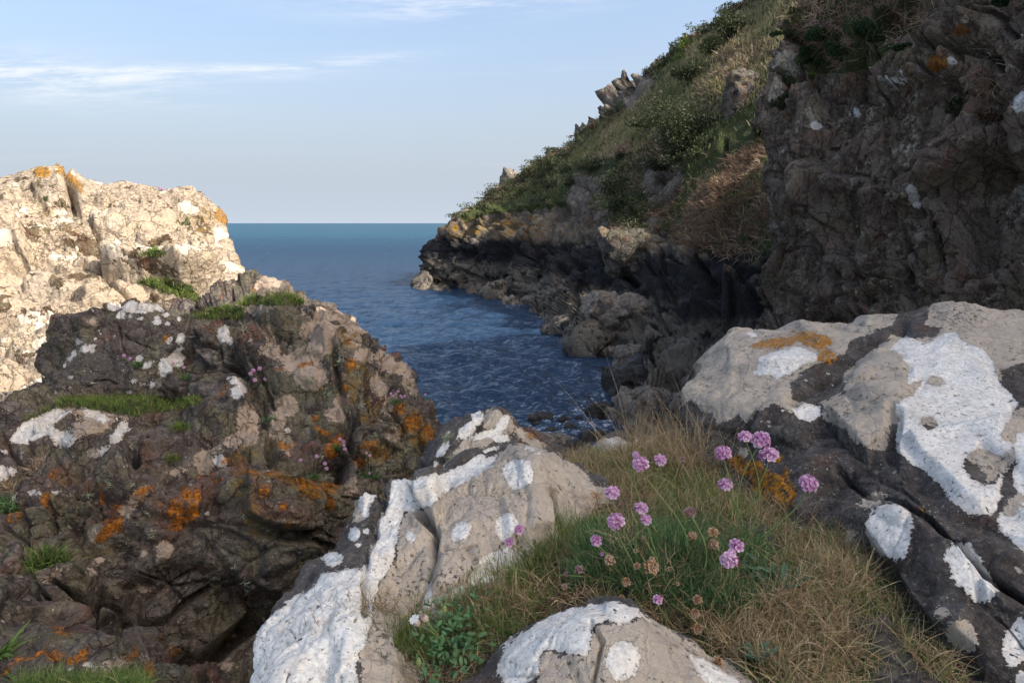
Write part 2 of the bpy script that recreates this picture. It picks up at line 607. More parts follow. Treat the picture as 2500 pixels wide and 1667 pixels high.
    if coast:
        z = t.sep(P)[2]
        zn = t.math('ADD', z, t.math('MULTIPLY', t.math('SUBTRACT', t.noise(P, 0.25, 6, 0.62), 0.5), 3.6))
        zone_b = t.math('MULTIPLY', t.step(zn, 2.1, 2.7), t.math('SUBTRACT', 1.0, t.step(zn, 4.3, 4.9)))
        zone_g = t.math('SUBTRACT', 1.0, t.step(zn, 2.1, 2.7))
        barn = t.mix(t.noise(P, 2.5, 9, 0.75), (0.05, 0.045, 0.038), (0.33, 0.28, 0.215))
        barn = t.mix(t.step(t.noise(P, 1.1, 8, 0.72), 0.52, 0.60), barn, (0.022, 0.022, 0.020))
        col = t.mix(zone_g, col, barn)
        blk = t.mix(n3, (0.008, 0.009, 0.012), (0.030, 0.030, 0.034))
        col = t.mix(t.math('MULTIPLY', zone_b, 0.93), col, blk)
        wet = t.math('SUBTRACT', 1.0, t.step(zn, -0.9, 0.1))
        col = t.mix(wet, col, (0.010, 0.011, 0.010))
        zo = t.math('MULTIPLY', t.step(zn, 4.7, 5.1), t.math('SUBTRACT', 1.0, t.step(zn, 6.0, 7.0)))
        zo = t.math('MULTIPLY', zo, t.step(t.noise(P, 1.6, 8, 0.7), 0.50, 0.58))
        col = t.mix(t.math('MULTIPLY', zo, t.attr('golden')), col, t.mix(n3, (0.16, 0.10, 0.02), (0.42, 0.22, 0.03)))
    b.inputs['Roughness'].default_value = rg
    b.inputs['Specular IOR Level'].default_value = 0.25
    t.l.new(col, b.inputs['Base Color'])
    # relief
    hb = t.math('ADD', t.math('MULTIPLY', t.noise(PS, 5.0 / s, 9, 0.68, 0.3), 1.0), t.math('MULTIPLY', t.noise(P, 30.0 / s, 6, 0.72), 0.40))
    hb = t.math('ADD', hb, t.math('MULTIPLY', t.noise(P, 110.0 / s, 3, 0.6), 0.12))
    hb = t.math('ADD', hb, t.math('MULTIPLY', rd, 0.20))
    hb = t.math('SUBTRACT', hb, t.math('MULTIPLY', jn, 0.35 * joint))
    hb = t.math('ADD', hb, t.math('MULTIPLY', cell[1], 0.25 * joint))
    hb = t.math('SUBTRACT', hb, t.math('MULTIPLY', t.math('MULTIPLY', t.math('SUBTRACT', 1.0, pit), mt), 0.10))
    hb = t.math('ADD', hb, t.math('MULTIPLY', mo, 0.18))
    # white crust smooths what lies under it
    hb = t.math('MULTIPLY', hb, t.math('SUBTRACT', 1.0, t.math('MULTIPLY', mw, 0.80)))
    hb = t.math('ADD', hb, t.math('MULTIPLY', mw, 0.13))
    bp = t.n.new('ShaderNodeBump')
    bp.inputs['Strength'].default_value = 1.0
    bp.inputs['Distance'].default_value = 0.055 * s * bump
    t.l.new(hb, bp.inputs['Height'])
    t.l.new(bp.outputs[0], b.inputs['Normal'])
    return m


def blade_material(name, stops, rough=0.6, spec=0.2, trans=0.25):
    m, t, b = new_mat(name)
    c = t.ramp(t.attr('tint'), stops)
    n = t.noise(t.pos(), 9.0, 3, 0.5)
    c = t.mix(t.math('MULTIPLY', n, 0.45), c, (0.02, 0.018, 0.008))
    t.l.new(c, b.inputs['Base Color'])
    b.inputs['Roughness'].default_value = rough
    b.inputs['Specular IOR Level'].default_value = spec
    tr = t.n.new('ShaderNodeBsdfTranslucent')
    t.l.new(c, tr.inputs[0])
    mx = t.n.new('ShaderNodeMixShader')
    mx.inputs[0].default_value = trans
    t.l.new(b.outputs[0], mx.inputs[1]); t.l.new(tr.outputs[0], mx.inputs[2])
    t.l.new(mx.outputs[0], t.n['Material Output'].inputs['Surface'])
    return m


def plain_material(name, c1, c2, scale=200, rough=0.6, trans=0.0):
    m, t, b = new_mat(name)
    tc = t.n.new('ShaderNodeTexCoord').outputs['Object']
    c = t.mix(t.step(t.noise(tc, scale, 3, 0.6), 0.35, 0.65), c1, c2)
    t.l.new(c, b.inputs['Base Color'])
    b.inputs['Roughness'].default_value = rough
    b.inputs['Specular IOR Level'].default_value = 0.2
    if trans:
        tr = t.n.new('ShaderNodeBsdfTranslucent')
        t.l.new(c, tr.inputs[0])
        mx = t.n.new('ShaderNodeMixShader')
        mx.inputs[0].default_value = trans
        t.l.new(b.outputs[0], mx.inputs[1]); t.l.new(tr.outputs[0], mx.inputs[2])
        t.l.new(mx.outputs[0], t.n['Material Output'].inputs['Surface'])
    return m

# ================================================================ THE SETTING
SURF = {}


def jit(G, px, size, seed):
    """wander for drawn lines, in pixels"""
    return fbm(G, size, 3, seed) * px, fbm(G + 31, size, 3, seed + 9) * px


def rock(name, G, mat, fac=(), creases=(), blocks=(), fields_=None, fb=None, seed=1, nsm=10, calm=(), rg=(), loud=()):
    N = smoothN(gnormal(G), nsm)
    X, Y, W = proj(G)
    jx, jy = jit(G, 9, 0.25 * float(np.median(W)) / 4, seed + 70)
    X = X + jx; Y = Y + jy
    d = np.zeros(X.shape)
    for b in blocks:
        poly, push, edge = b[:3]
        t = np.clip(poly_sd(X, Y, poly) / edge, 0, 1)
        d += push * t * t * (3 - 2 * t)
    for ln, wd, dep in creases:
        t = np.clip(1 - seg_dist(X, Y, ln) / wd, 0, 1)
        d -= dep * t ** 1.3
    quiet = np.ones(X.shape)
    for poly, kk, ed in calm:
        t = np.clip(poly_sd(X, Y, poly) / ed, 0, 1)
        quiet = np.minimum(quiet, 1 - (1 - kk) * t)
    for poly in loud:
        quiet = np.maximum(quiet, 0.75 * np.clip(poly_sd(X, Y, poly) / 14, 0, 1))
    for k, f in enumerate(fac):
        d += quiet * facets(G, seed=seed * 13 + k * 5, **f)
    for k, (sz, am, oc) in enumerate(fb or ()):
        d += (0.3 + 0.7 * quiet) * fbm(G, sz, oc, seed * 17 + k) * am
    for k, (sz, am, sq_) in enumerate(rg):
        r_ = ridge(G / np.array(sq_), sz, 4, seed * 19 + k)
        d -= quiet * am * np.clip(r_ - 0.25, 0, 1) ** 1.5 * 2
    G2 = G + N * d[..., None]
    at = {}
    for k in ('tan', 'white', 'orange', 'yellow', 'green'):
        at[k] = field(G2, **(fields_ or {}).get(k, {})) if (fields_ or {}).get(k) else np.full(G2.shape[:2], -9.0)
    if (fields_ or {}).get('golden') is not None:
        at['golden'] = fields_['golden'](G2)
    o = new_mesh(name, G2, grid_faces(*G2.shape[:2]), mat, at)
    SURF[name] = (G2, N)
    return o


# ---------------------------------------------------------------- sea
def build_sea():
    ys = [2.0]
    while ys[-1] < 45000:
        y = ys[-1]
        step = max(0.09, (y * y) / (CAMZ * F) * 1.6) if y < 120 else y * 0.06
        ys.append(y + min(step, y * 0.06 if y > 120 else 3.0))
    ys = np.array(ys)
    ang = np.tan(np.linspace(R(-56), R(50), 680))
    Yg, Ag = np.meshgrid(ys, ang, indexing='ij')
    Xg = Yg * Ag
    g = np.random.default_rng(3)
    Z = np.zeros_like(Xg)
    sp = np.maximum(np.gradient(ys), 0.02)[:, None] + 0 * Xg
    sx = Yg * 0.0029
    for k in range(70):
        lam = 0.3 * (5.0 / 0.3) ** g.random()
        a = g.normal(R(252), R(27))
        kx, ky = math.cos(a) * 2 * math.pi / lam, math.sin(a) * 2 * math.pi / lam
        amp = 0.011 * lam ** 0.75 * (0.6 + 0.8 * g.random())
        damp = np.clip((lam / np.maximum(sp * abs(math.sin(a)) + 1e-3, sx) - 2.2) / 3, 0, 1)
        ph = kx * Xg + ky * Yg + g.random() * 6.28 + 0.8 * np.sin(Xg * 0.13 + k) + 0.8 * np.sin(Yg * 0.11 + k * 2)
        Z += damp * amp * (np.sin(ph) + 0.25 * np.sin(2 * ph + 1.57))
    G = np.stack([Xg, Yg, Z], -1)
    m, t, b = new_mat('sea_water')
    P = t.pos()
    yy = t.sep(P)[1]
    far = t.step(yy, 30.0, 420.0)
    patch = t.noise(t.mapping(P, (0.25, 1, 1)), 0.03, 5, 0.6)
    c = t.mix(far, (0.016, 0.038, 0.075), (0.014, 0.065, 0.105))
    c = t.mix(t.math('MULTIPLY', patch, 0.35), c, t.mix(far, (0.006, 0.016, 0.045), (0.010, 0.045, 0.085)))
    # whitecaps out in the open water, broken wash at the rocks
    wc = t.noise(t.mapping(P, (0.22, 0.9, 1)), 0.5, 6, 0.7)
    wc = t.math('MULTIPLY', t.step(wc, 0.675, 0.70), t.step(yy, 70.0, 150.0))
    wc = t.math('MULTIPLY', wc, t.math('SUBTRACT', 1.0, t.step(yy, 900.0, 2500.0)))
    sh = t.math('MULTIPLY', t.step(t.noise(P, 5.0, 7, 0.75), 0.53, 0.62), t.step(t.attr('wash'), 0.0, 1.0))
    foam = t.math('MAXIMUM', t.math('MULTIPLY', wc, 0.75), t.math('MULTIPLY', sh, 0.75))
    c = t.mix(foam, c, (0.62, 0.66, 0.7))
    t.l.new(c, b.inputs['Base Color'])
    b.inputs['Specular IOR Level'].default_value = 0.0
    b.inputs['Roughness'].default_value = 1.0
    gl = t.n.new('ShaderNodeBsdfGlossy')
    t.put(gl.inputs['Roughness'], t.math('ADD', t.math('MULTIPLY', foam, 0.5), t.math('ADD', 0.08, t.math('MULTIPLY', far, 0.25))))
    fr = t.n.new('ShaderNodeFresnel')
    fr.inputs['IOR'].default_value = 1.333
    # a wind-roughened sea never mirrors fully at a grazing view
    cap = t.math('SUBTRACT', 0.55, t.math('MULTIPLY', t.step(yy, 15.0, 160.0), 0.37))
    fac_ = t.math('MULTIPLY', t.math('MINIMUM', fr.outputs[0], cap), t.math('SUBTRACT', 1.0, foam))
    mx = t.n.new('ShaderNodeMixShader')
    t.put(mx.inputs[0], fac_)
    t.l.new(b.outputs[0], mx.inputs[1]); t.l.new(gl.outputs[0], mx.inputs[2])
    t.l.new(mx.outputs[0], t.n['Material Output'].inputs['Surface'])
    h = t.noise(t.mapping(P, (0.30, 1.0, 1), (0, 0, R(12))), 3.2, 5, 0.6)
    h2 = t.noise(t.mapping(P, (0.45, 1.0, 1), (0, 0, R(-14))), 0.55, 5, 0.6)
    h3 = t.noise(t.mapping(P, (0.30, 1.0, 1), (0, 0, R(6))), 0.07, 6, 0.62)
    def crest(n_):
        return t.math('POWER', t.math('SUBTRACT', 1.0, t.math('ABSOLUTE', t.math('SUBTRACT', t.math('MULTIPLY', n_, 2.0), 1.0))), 1.6)
    hh = t.math('ADD', t.math('MULTIPLY', crest(h), 0.055), t.math('MULTIPLY', crest(h2), 0.22))
    hh = t.math('ADD', hh, t.math('MULTIPLY', h3, t.math('MULTIPLY', far, 1.6)))
    bp = t.n.new('ShaderNodeBump')
    bp.inputs['Strength'].default_value = 1.0
    bp.inputs['Distance'].default_value = 1.1
    t.l.new(hh, bp.inputs['Height'])
    t.l.new(bp.outputs[0], b.inputs['Normal'])
    t.l.new(bp.outputs[0], gl.inputs['Normal'])
    t.l.new(bp.outputs[0], fr.inputs['Normal'])
    X, Y, W = proj(G)
    wash = np.maximum.reduce([ell_sd(X, Y, e) / 16 for e in ((1100, 703, 70, 7), (1250, 745, 50, 14), (1340, 775, 60, 16), (1480, 930, 30, 40), (1450, 1010, 60, 60), (1370, 1050, 110, 50), (1180, 712, 60, 9), (1400, 812, 30, 14))])
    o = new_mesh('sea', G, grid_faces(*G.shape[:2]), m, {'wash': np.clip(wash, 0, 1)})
    tag(o, 'dark blue rippled sea filling the cove and reaching the horizon', kind='structure')


build_sea()

# ---------------------------------------------------------------- headland across the cove
rows_h = [
    [(1020, 712, 64), (1190, 722, 58), (1300, 765, 46), (1400, 822, 36.5), (1440, 860, 31.5), (1490, 940, 25), (1500, 1040, 19.5), (1700, 1110, 17), (2000, 1110, 16)],
    [(1028, 694, 67), (1100, 700, 65), (1190, 708, 61), (1300, 750, 49), (1400, 803, 38.5), (1440, 840, 34), (1492, 900, 28), (1560, 960, 24), (1700, 1040, 20), (2000, 1060, 19)],
    [(1040, 640, 67.4), (1190, 640, 62.5), (1300, 670, 51), (1400, 700, 42), (1450, 720, 39), (1500, 730, 36), (1600, 770, 30), (1750, 800, 25), (2000, 860, 22)],
    [(1042, 598, 67.6), (1100, 590, 66.4), (1190, 580, 63.5), (1300, 600, 54), (1400, 620, 46), (1500, 615, 41), (1620, 620, 36), (1750, 650, 29), (2000, 650, 25)],
    [(1062, 582, 68), (1110, 560, 67), (1190, 545, 65), (1300, 545, 58), (1400, 540, 51), (1500, 520, 45.5), (1620, 510, 39), (1750, 500, 34), (2000, 480, 28)],
    [(1100, 560, 69), (1200, 505, 67), (1300, 480, 62), (1400, 450, 56), (1500, 430, 50), (1620, 400, 43), (1750, 380, 38), (2000, 330, 33)],
    [(1120, 540, 70), (1210, 485, 69), (1310, 440, 66), (1400, 390, 62), (1500, 330, 56), (1620, 270, 50), (1750, 200, 44), (2000, 120, 38)],
    [(1130, 530, 71), (1160, 506, 70.5), (1200, 480, 70), (1230, 462, 69), (1252, 440, 69), (1300, 412, 68), (1340, 388, 67), (1400, 348, 65), (1430, 322, 64), (1480, 278, 62),
     (1520, 262, 61), (1528, 226, 61), (1556, 220, 60), (1562, 200, 60), (1580, 188, 59), (1597, 165, 59), (1620, 140, 58), (1655, 126, 57), (1690, 92, 56), (1740, 78, 55), (1780, 40, 54),
     (1800, 22, 53), (1850, -5, 52), (1900, -60, 50), (2000, -160, 47)],
]
def densify(row, px, seed):
    return row


Gh = loft(rows_h, 2.6, 2.4, wrapL=[(-0.5, 6, -1.5), (1, 12, -4)], back=[(0, 6, 0.4), (2, 16, -4)], down=[(0, -0.6, -2.2)], smooth=2)
VEG = [(1120, 530), (1200, 470), (1300, 400), (1530, 240), (1700, 60), (1900, -120), (2100, -200), (2100, 560), (1900, 640), (1780, 640), (1700, 600), (1640, 570), (1560, 560), (1500, 580), (1480, 520), (1420, 500), (1330, 510), (1250, 520), (1180, 525), (1140, 545)]
BARE = [[(1762, 330), (1758, 250), (1790, 185), (1840, 158), (1868, 170), (1850, 240), (1830, 300), (1800, 350), (1760, 360)],
        [(1575, 400), (1660, 398), (1665, 440), (1640, 500), (1590, 520), (1570, 470)],
        [(1400, 430), (1500, 430), (1510, 500), (1480, 560), (1410, 560), (1380, 500)],
        [(1520, 265), (1525, 195), (1580, 180), (1600, 200), (1570, 240), (1540, 275)],
        [(1570, 540), (1600, 515), (1620, 540), (1590, 575), (1560, 570)]]
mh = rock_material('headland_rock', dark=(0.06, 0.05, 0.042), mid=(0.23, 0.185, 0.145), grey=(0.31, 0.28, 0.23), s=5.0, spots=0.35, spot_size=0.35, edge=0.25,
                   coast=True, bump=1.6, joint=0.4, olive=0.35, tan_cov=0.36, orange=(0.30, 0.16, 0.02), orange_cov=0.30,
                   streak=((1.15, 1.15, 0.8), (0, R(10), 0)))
oh = rock('headland', Gh, mh,
          fac=[dict(size=4.6, amp=1.7, crack=0.7, cw=0.12, sq=(0.9, 0.9, 1.1)),
               dict(size=1.6, amp=0.75, crack=0.35, sq=(0.9, 0.8, 1.1), cw=0.12), dict(size=0.55, amp=0.22, crack=0.12, cw=0.16)],
          fb=[(7.0, 0.7, 3), (0.8, 0.12, 4)], rg=[(2.4, 0.35, (0.9, 0.9, 1.2))],
          creases=[([(1770, 345), (1760, 420), (1700, 470), (1640, 520)], 10, 0.5), ([(1625, 620), (1630, 700), (1650, 780)], 14, 1.2), ([(1690, 600), (1720, 680), (1740, 760)], 16, 1.2), ([(1395, 640), (1500, 650), (1560, 700)], 12, 1.2),
                   ([(1290, 560), (1285, 640)], 8, 0.8), ([(1600, 720), (1612, 800), (1600, 860)], 12, 1.0)],
          blocks=[([(1480, 640), (1490, 570), (1560, 540), (1640, 570), (1660, 640), (1600, 670), (1530, 660)], 1.2, 40),
                  ([(1190, 610), (1200, 555), (1250, 545), (1270, 590), (1250, 615)], 1.2, 22),
                  (BARE[3], 0.2, 10)],
          fields_={'golden': lambda G: np.where(proj(G)[0] < 1320, 1.0, 0.25) + 0 * G[..., 0],
                   'green': dict(polys=[VEG]),
                   'yellow': dict(blobs=[(1230, 560, 38, 24, -20), (1130, 575, 50, 12, -25), (1340, 600, 60, 14), (1570, 590, 50, 20), (1540, 655, 60, 10)])},
          seed=3, nsm=14, calm=[(VEG, 0.15, 14)], loud=BARE[1:3])
# turf wraps the bare places out
X_, Y_, W_ = proj(SURF['headland'][0])
bare = np.maximum.reduce([poly_sd(X_, Y_, p) for p in BARE[1:]]) * np.abs(W_) / F
vegf = np.minimum(poly_sd(X_, Y_, VEG) * np.abs(W_) / F, -bare)
oh.data.attributes['green'].data.foreach_set('value', vegf.astype(np.float32).ravel())
tag(oh, 'steep rocky headland with dark tidal band and grassy slope across the cove', kind='structure')

# ---------------------------------------------------------------- near cliff on the right
rows_c = [
    [(1795, 1250, 13), (2100, 1250, 11.5), (2500, 1250, 9.6), (3000, 1250, 7.6)],
    [(1800, 1000, 16.5), (2100, 1000, 13), (2500, 1000, 10.3), (3000, 1000, 8)],
    [(1810, 840, 18), (1870, 800, 17.5), (2100, 780, 14.5), (2500, 800, 11.4), (3000, 800, 8.6)],
    [(1835, 700, 18.8), (1900, 690, 18.2), (2100, 660, 15.2), (2500, 660, 11.9), (3000, 660, 8.8)],
    [(1880, 560, 19.2), (1960, 560, 18.0), (2120, 520, 15.6), (2500, 500, 12.2), (3000, 500, 9)],
    [(1868, 400, 19.6), (1960, 400, 17.8), (2120, 370, 15.9), (2500, 330, 12.6), (3000, 330, 9.2)],
    [(1862, 300, 20), (1900, 290, 19), (1990, 270, 17.9), (2120, 240, 16.4), (2300, 200, 14.6), (2500, 170, 13.0), (3000, 170, 9.4)],
    [(1885, 170, 21), (1950, 150, 20.4), (2050, 140, 18.8), (2150, 120, 17.2), (2300, 80, 15.4), (2500, 30, 13.5), (3000, 30, 9.6)],
    [(1905, 70, 22), (1960, 40, 21.8), (2060, 20, 21), (2200, -10, 19), (2300, -40, 16), (2500, -90, 13.9), (3000, -90, 9.8)],
    [(1940, 10, 23), (2050, -80, 22.8), (2200, -130, 20.5), (2300, -180, 17.5), (2500, -250, 14.6), (3000, -300, 10)],
    [(1960, -60, 24), (2050, -150, 24), (2200, -250, 22), (2300, -290, 19.5), (2500, -390, 15.6), (3000, -560, 10.4)],
]
CUSH = [(1950, 170), (1990, 90), (2070, 0), (2250, 0), (2260, 40), (2190, 110), (2130, 160), (2080, 180), (2010, 180), (1960, 175)]
Gc = loft(rows_c, 2.4, 2.4, wrapL=[(1.0, 1.5, -0.1), (4.0, 3.0, -0.3)], back=[(3, 2, 0.3), (8, 3, 0.8)], down=[(0, -0.4, -2.0)], smooth=3)
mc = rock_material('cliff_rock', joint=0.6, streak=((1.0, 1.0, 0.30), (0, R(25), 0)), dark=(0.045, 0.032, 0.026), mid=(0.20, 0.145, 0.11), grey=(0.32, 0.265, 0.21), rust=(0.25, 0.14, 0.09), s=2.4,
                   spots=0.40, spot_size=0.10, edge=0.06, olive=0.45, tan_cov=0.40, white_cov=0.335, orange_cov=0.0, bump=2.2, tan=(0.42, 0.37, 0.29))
tag(rock('cliff', Gc, mc,
     fac=[dict(size=3.0, amp=1.0, crack=0.30, sq=(0.55, 0.8, 2.0), rot=np.array(Matrix.Rotation(R(-24), 3, 'Y')), cw=0.05, k=40),
          dict(size=1.0, amp=0.30, crack=0.10, sq=(0.6, 0.8, 2.0), rot=np.array(Matrix.Rotation(R(-25), 3, 'Y')), cw=0.05, k=40), dict(size=0.34, amp=0.10, crack=0.03, sq=(0.7, 0.8, 1.8), rot=np.array(Matrix.Rotation(R(-20), 3, 'Y')), cw=0.08, k=36), dict(size=0.12, amp=0.035, crack=0.0)],
     fb=[(3.2, 0.15, 3), (0.35, 0.035, 4)], rg=[(1.6, 0.40, (0.5, 0.8, 2.2)), (0.5, 0.14, (0.6, 0.8, 1.8))],
     creases=[([(1905, 380), (1950, 480), (1990, 560), (2035, 680), (2085, 790)], 16, 0.6),
              ([(2010, 500), (2060, 600), (2090, 700), (2110, 780)], 10, 0.4),
              ([(2080, 60), (2200, 75), (2250, 55), (2330, 25), (2430, 0)], 13, 0.9),
              ([(2170, 130), (2240, 120), (2330, 140), (2420, 130), (2460, 170)], 18, 1.0),
              ([(1955, 165), (1920, 220), (1895, 250)], 12, 0.5),
              ([(2130, 185), (2150, 290), (2185, 400), (2210, 500)], 8, 0.4),
              ([(2310, 60), (2440, 40), (2500, 100)], 12, 0.5),
              ([(2290, 420), (2300, 560), (2330, 700)], 12, 0.5), ([(2440, 120), (2430, 200), (2480, 330)], 12, 0.5)],
     blocks=[([(2170, 170), (2180, 150), (2290, 140), (2360, 150), (2395, 180), (2370, 205), (2250, 215), (2180, 215)], 0.55, 10),
             ([(1880, 330), (1920, 300), (1980, 330), (2030, 480), (2100, 640), (2140, 770), (2090, 790), (2030, 680), (1970, 520), (1900, 420)], 0.35, 25),
             ([(2210, 110), (2280, 50), (2430, 20), (2440, 110), (2300, 130)], 0.45, 18)],
     fields_={'green': dict(polys=[CUSH, [(1930, -40), (2260, -60), (2230, 40), (2130, 110), (1950, 110), (1905, 80)]]),
              'white': dict(blobs=[(2195, 198, 27, 11), (2325, 150, 12, 12), (2200, 175, 8, 8), (2120, 160, 12, 9), (2165, 189, 7, 7), (2092, 278, 10, 12), (1995, 305, 12, 18, 60), (2045, 234, 6, 5), (2230, 480, 14, 34, -25), (2490, 250, 16, 30, 20)]),
              'tan': dict(blobs=[(1930, 150, 40, 24, 20), (1895, 220, 14, 40, 15)]),
              'orange': dict(blobs=[(2290, 155, 26, 22), (2350, 75, 20, 14)])},
     seed=5, nsm=14), 'tall dark fractured cliff face with mossy ledge on the right', kind='structure')

# unseen cliff continuation, added and shaped to keep the sun off the foreground
def wall(name, pts, z0, z1, lean, seed, mat, label, rows=44):
    pts = np.array(pts, float)
    L = np.r_[0, np.cumsum(np.hypot(*np.diff(pts, axis=0).T))]
    n = int(L[-1] / 0.22)
    t = np.linspace(0, L[-1], n)
    x = np.interp(t, L, pts[:, 0]); y = np.interp(t, L, pts[:, 1])
    T = np.stack([np.gradient(x), np.gradient(y)], -1); T /= np.linalg.norm(T, axis=1, keepdims=True)
    nx, ny = -T[:, 1], T[:, 0]
    G = []
    zt = np.interp(y, [-25, -8.0, -6.0, -4.8, -3.0, -1.6, 0.0, 3.0, 8.6], [3.0, 5.0, 11.0, 19.0, 19.5, 17.9, 16.4, 14.5, 12.5])  # top heights set by where the shadow edge should cross the left outcrops
    for k in np.linspace(0, 1, rows):
        z = z0 + (zt - z0) * k
        G.append(np.stack([x + nx * lean * k, y + ny * lean * k, 0 * x + z], -1))
    for k in (1, 2, 3, 4, 5, 6):
        G.append(np.stack([x + nx * (lean + k * 1.1), y + ny * (lean + k * 1.1), zt + 0.12 * k], -1))
    G = np.array(G)
    o = rock(name, G, mat, fac=[dict(size=2.0, amp=0.6, crack=0.25, sq=(0.7, 0.9, 1.7)), dict(size=0.7, amp=0.2, crack=0.1)], fb=[(3.0, 0.4, 3)], seed=seed)
    tag(o, label, kind='structure')
    return o


wall('unseen_shade_cliff', [(11.5, 8.6), (9.6, 7.2), (8.6, 4.0), (8.4, 0.0), (8.6, -5), (9.0, -11), (9.5, -20)], -1.5, 13.2, 1.6, 8, mc,
     'unseen continuation of the dark cliff shaped to shade the viewing ledge')

# ---------------------------------------------------------------- sunlit outcrop, far left
rows_s = [
    [(-300, 1300, 5.0), (0, 1250, 5.1), (150, 1200, 5.4), (300, 1150, 6.2), (450, 1000, 7.2), (610, 950, 8.3)],
    [(-300, 1090, 5.3), (0, 1060, 5.4), (150, 1020, 5.7), (300, 980, 6.5), (450, 900, 7.6), (610, 860, 8.8)],
    [(-280, 1000, 5.7), (0, 985, 5.9), (130, 940, 6.3), (300, 880, 7.0), (450, 820, 8.0), (608, 770, 9.3)],
    [(-280, 870, 6.9), (0, 855, 7.2), (150, 830, 7.6), (300, 790, 8.2), (450, 740, 8.8), (606, 710, 9.9)],
    [(-280, 760, 7.9), (0, 740, 8.3), (150, 710, 8.6), (300, 690, 8.9), (450, 660, 9.4), (603, 665, 10.5)],
    [(-280, 670, 8.6), (0, 645, 9.0), (60, 640, 9.1), (150, 640, 9.2), (300, 625, 9.5), (450, 600, 9.9), (592, 620, 11.2)],
    [(-280, 560, 9.8), (0, 540, 10.1), (150, 540, 10.1), (300, 540, 10.4), (450, 520, 10.6), (566, 562, 12.2)],
    [(-270, 480, 11.3), (0, 470, 11.5), (150, 465, 11.5), (300, 480, 11.6), (430, 490, 11.8), (550, 528, 13)],
    [(-260, 452, 12.6), (0, 434, 12.8), (35, 420, 12.7), (75, 407, 12.6), (120, 405, 12.5), (150, 401, 12.5), (172, 410, 12.5), (200, 428, 12.7), (236, 449, 12.8), (262, 443, 12.8), (295, 437, 12.8), (335, 445, 12.8),
     (380, 460, 12.8), (412, 472, 12.8), (440, 466, 12.9), (458, 464, 13), (478, 476, 13.1), (500, 490, 13.2), (530, 510, 13.6)],
]
Gs = loft(rows_s, 3.1, 3.0, wrapR=[(-0.8, 1.2, -0.15), (-2.4, 3.0, -0.6)], back=[(-0.5, 1.2, -0.15), (-1.2, 3.5, -1.6)], down=[(0, -0.3, -3.0)], smooth=2)
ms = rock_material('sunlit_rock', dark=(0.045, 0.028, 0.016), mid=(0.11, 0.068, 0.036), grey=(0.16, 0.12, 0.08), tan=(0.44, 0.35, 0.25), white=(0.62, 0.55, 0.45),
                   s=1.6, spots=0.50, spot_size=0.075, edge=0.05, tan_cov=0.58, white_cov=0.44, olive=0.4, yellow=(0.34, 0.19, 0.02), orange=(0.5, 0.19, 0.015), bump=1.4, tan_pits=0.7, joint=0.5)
os_ = rock('sunlit_outcrop', Gs, ms,
     fac=[dict(size=1.7, amp=0.24, crack=0.14, sq=(1.7, 0.9, 0.8), rot=np.array(Matrix.Rotation(R(-20), 3, 'Y')), cw=0.10),
          dict(size=0.6, amp=0.13, crack=0.07, sq=(1.5, 0.9, 0.8), rot=np.array(Matrix.Rotation(R(-22), 3, 'Y')), cw=0.10), dict(size=0.20, amp=0.045, crack=0.03, cw=0.15)],
     fb=[(2.4, 0.18, 3), (0.5, 0.06, 4), (0.12, 0.02, 3)], rg=[(1.2, 0.16, (1.6, 0.9, 0.7)), (0.4, 0.06, (1.6, 0.9, 0.7))],
     creases=[([(165, 410), (170, 450), (180, 490)], 12, 0.35), ([(160, 480), (210, 520), (260, 570)], 9, 0.22), ([(0, 850), (60, 830), (80, 820)], 8, 0.2),
              ([(225, 645), (235, 620), (270, 605), (330, 612)], 10, 0.25), ([(370, 670), (430, 690), (470, 740), (500, 735)], 12, 0.3), ([(60, 915), (100, 940), (130, 960)], 4, 0.1),
              ([(0, 615), (40, 620), (60, 628)], 12, 0.3), ([(390, 470), (440, 500), (500, 520)], 8, 0.15), ([(250, 690), (330, 735), (420, 760), (480, 770)], 8, 0.2), ([(95, 750), (135, 765), (180, 785)], 6, 0.12)],
     blocks=[([(228, 640), (240, 600), (330, 590), (430, 590), (520, 650), (520, 710), (430, 690), (300, 655)], 0.35, 16),
             ([(-60, 560), (40, 525), (68, 560), (62, 620), (30, 600), (-60, 640)], 0.4, 18),
             ([(100, 410), (150, 402), (170, 470), (110, 500), (60, 450)], 0.12, 14), ([(180, 440), (240, 450), (330, 500), (180, 500)], 0.12, 14)],
     fields_={'orange': dict(blobs=[(105, 422, 20, 16), (160, 425, 40, 12, 35), (185, 448, 26, 10, 45), (545, 530, 26, 16, 50), (595, 645, 9, 30, -15)]),
              'yellow': dict(blobs=[(570, 570, 16, 46, -20), (590, 630, 14, 50, -15), (115, 520, 22, 12), (165, 560, 30, 14), (500, 540, 30, 40, 30)]),
              'green': dict(polys=[[(325, 690), (360, 678), (420, 682), (470, 700), (505, 742), (470, 740), (410, 715)], [(325, 620), (380, 608), (415, 620), (380, 628)]],
                            blobs=[(448, 542, 18, 9, 35), (108, 488, 16, 6)])},
     seed=11, nsm=12, calm=[([(-400, 360), (800, 360), (800, 480), (-400, 490)], 0.35, 40), ([(430, 440), (800, 440), (800, 900), (560, 900), (520, 600)], 0.25, 50)])
tag(os_, 'huge pale lichen crusted outcrop lit by warm sun at the left', 'rock outcrop')

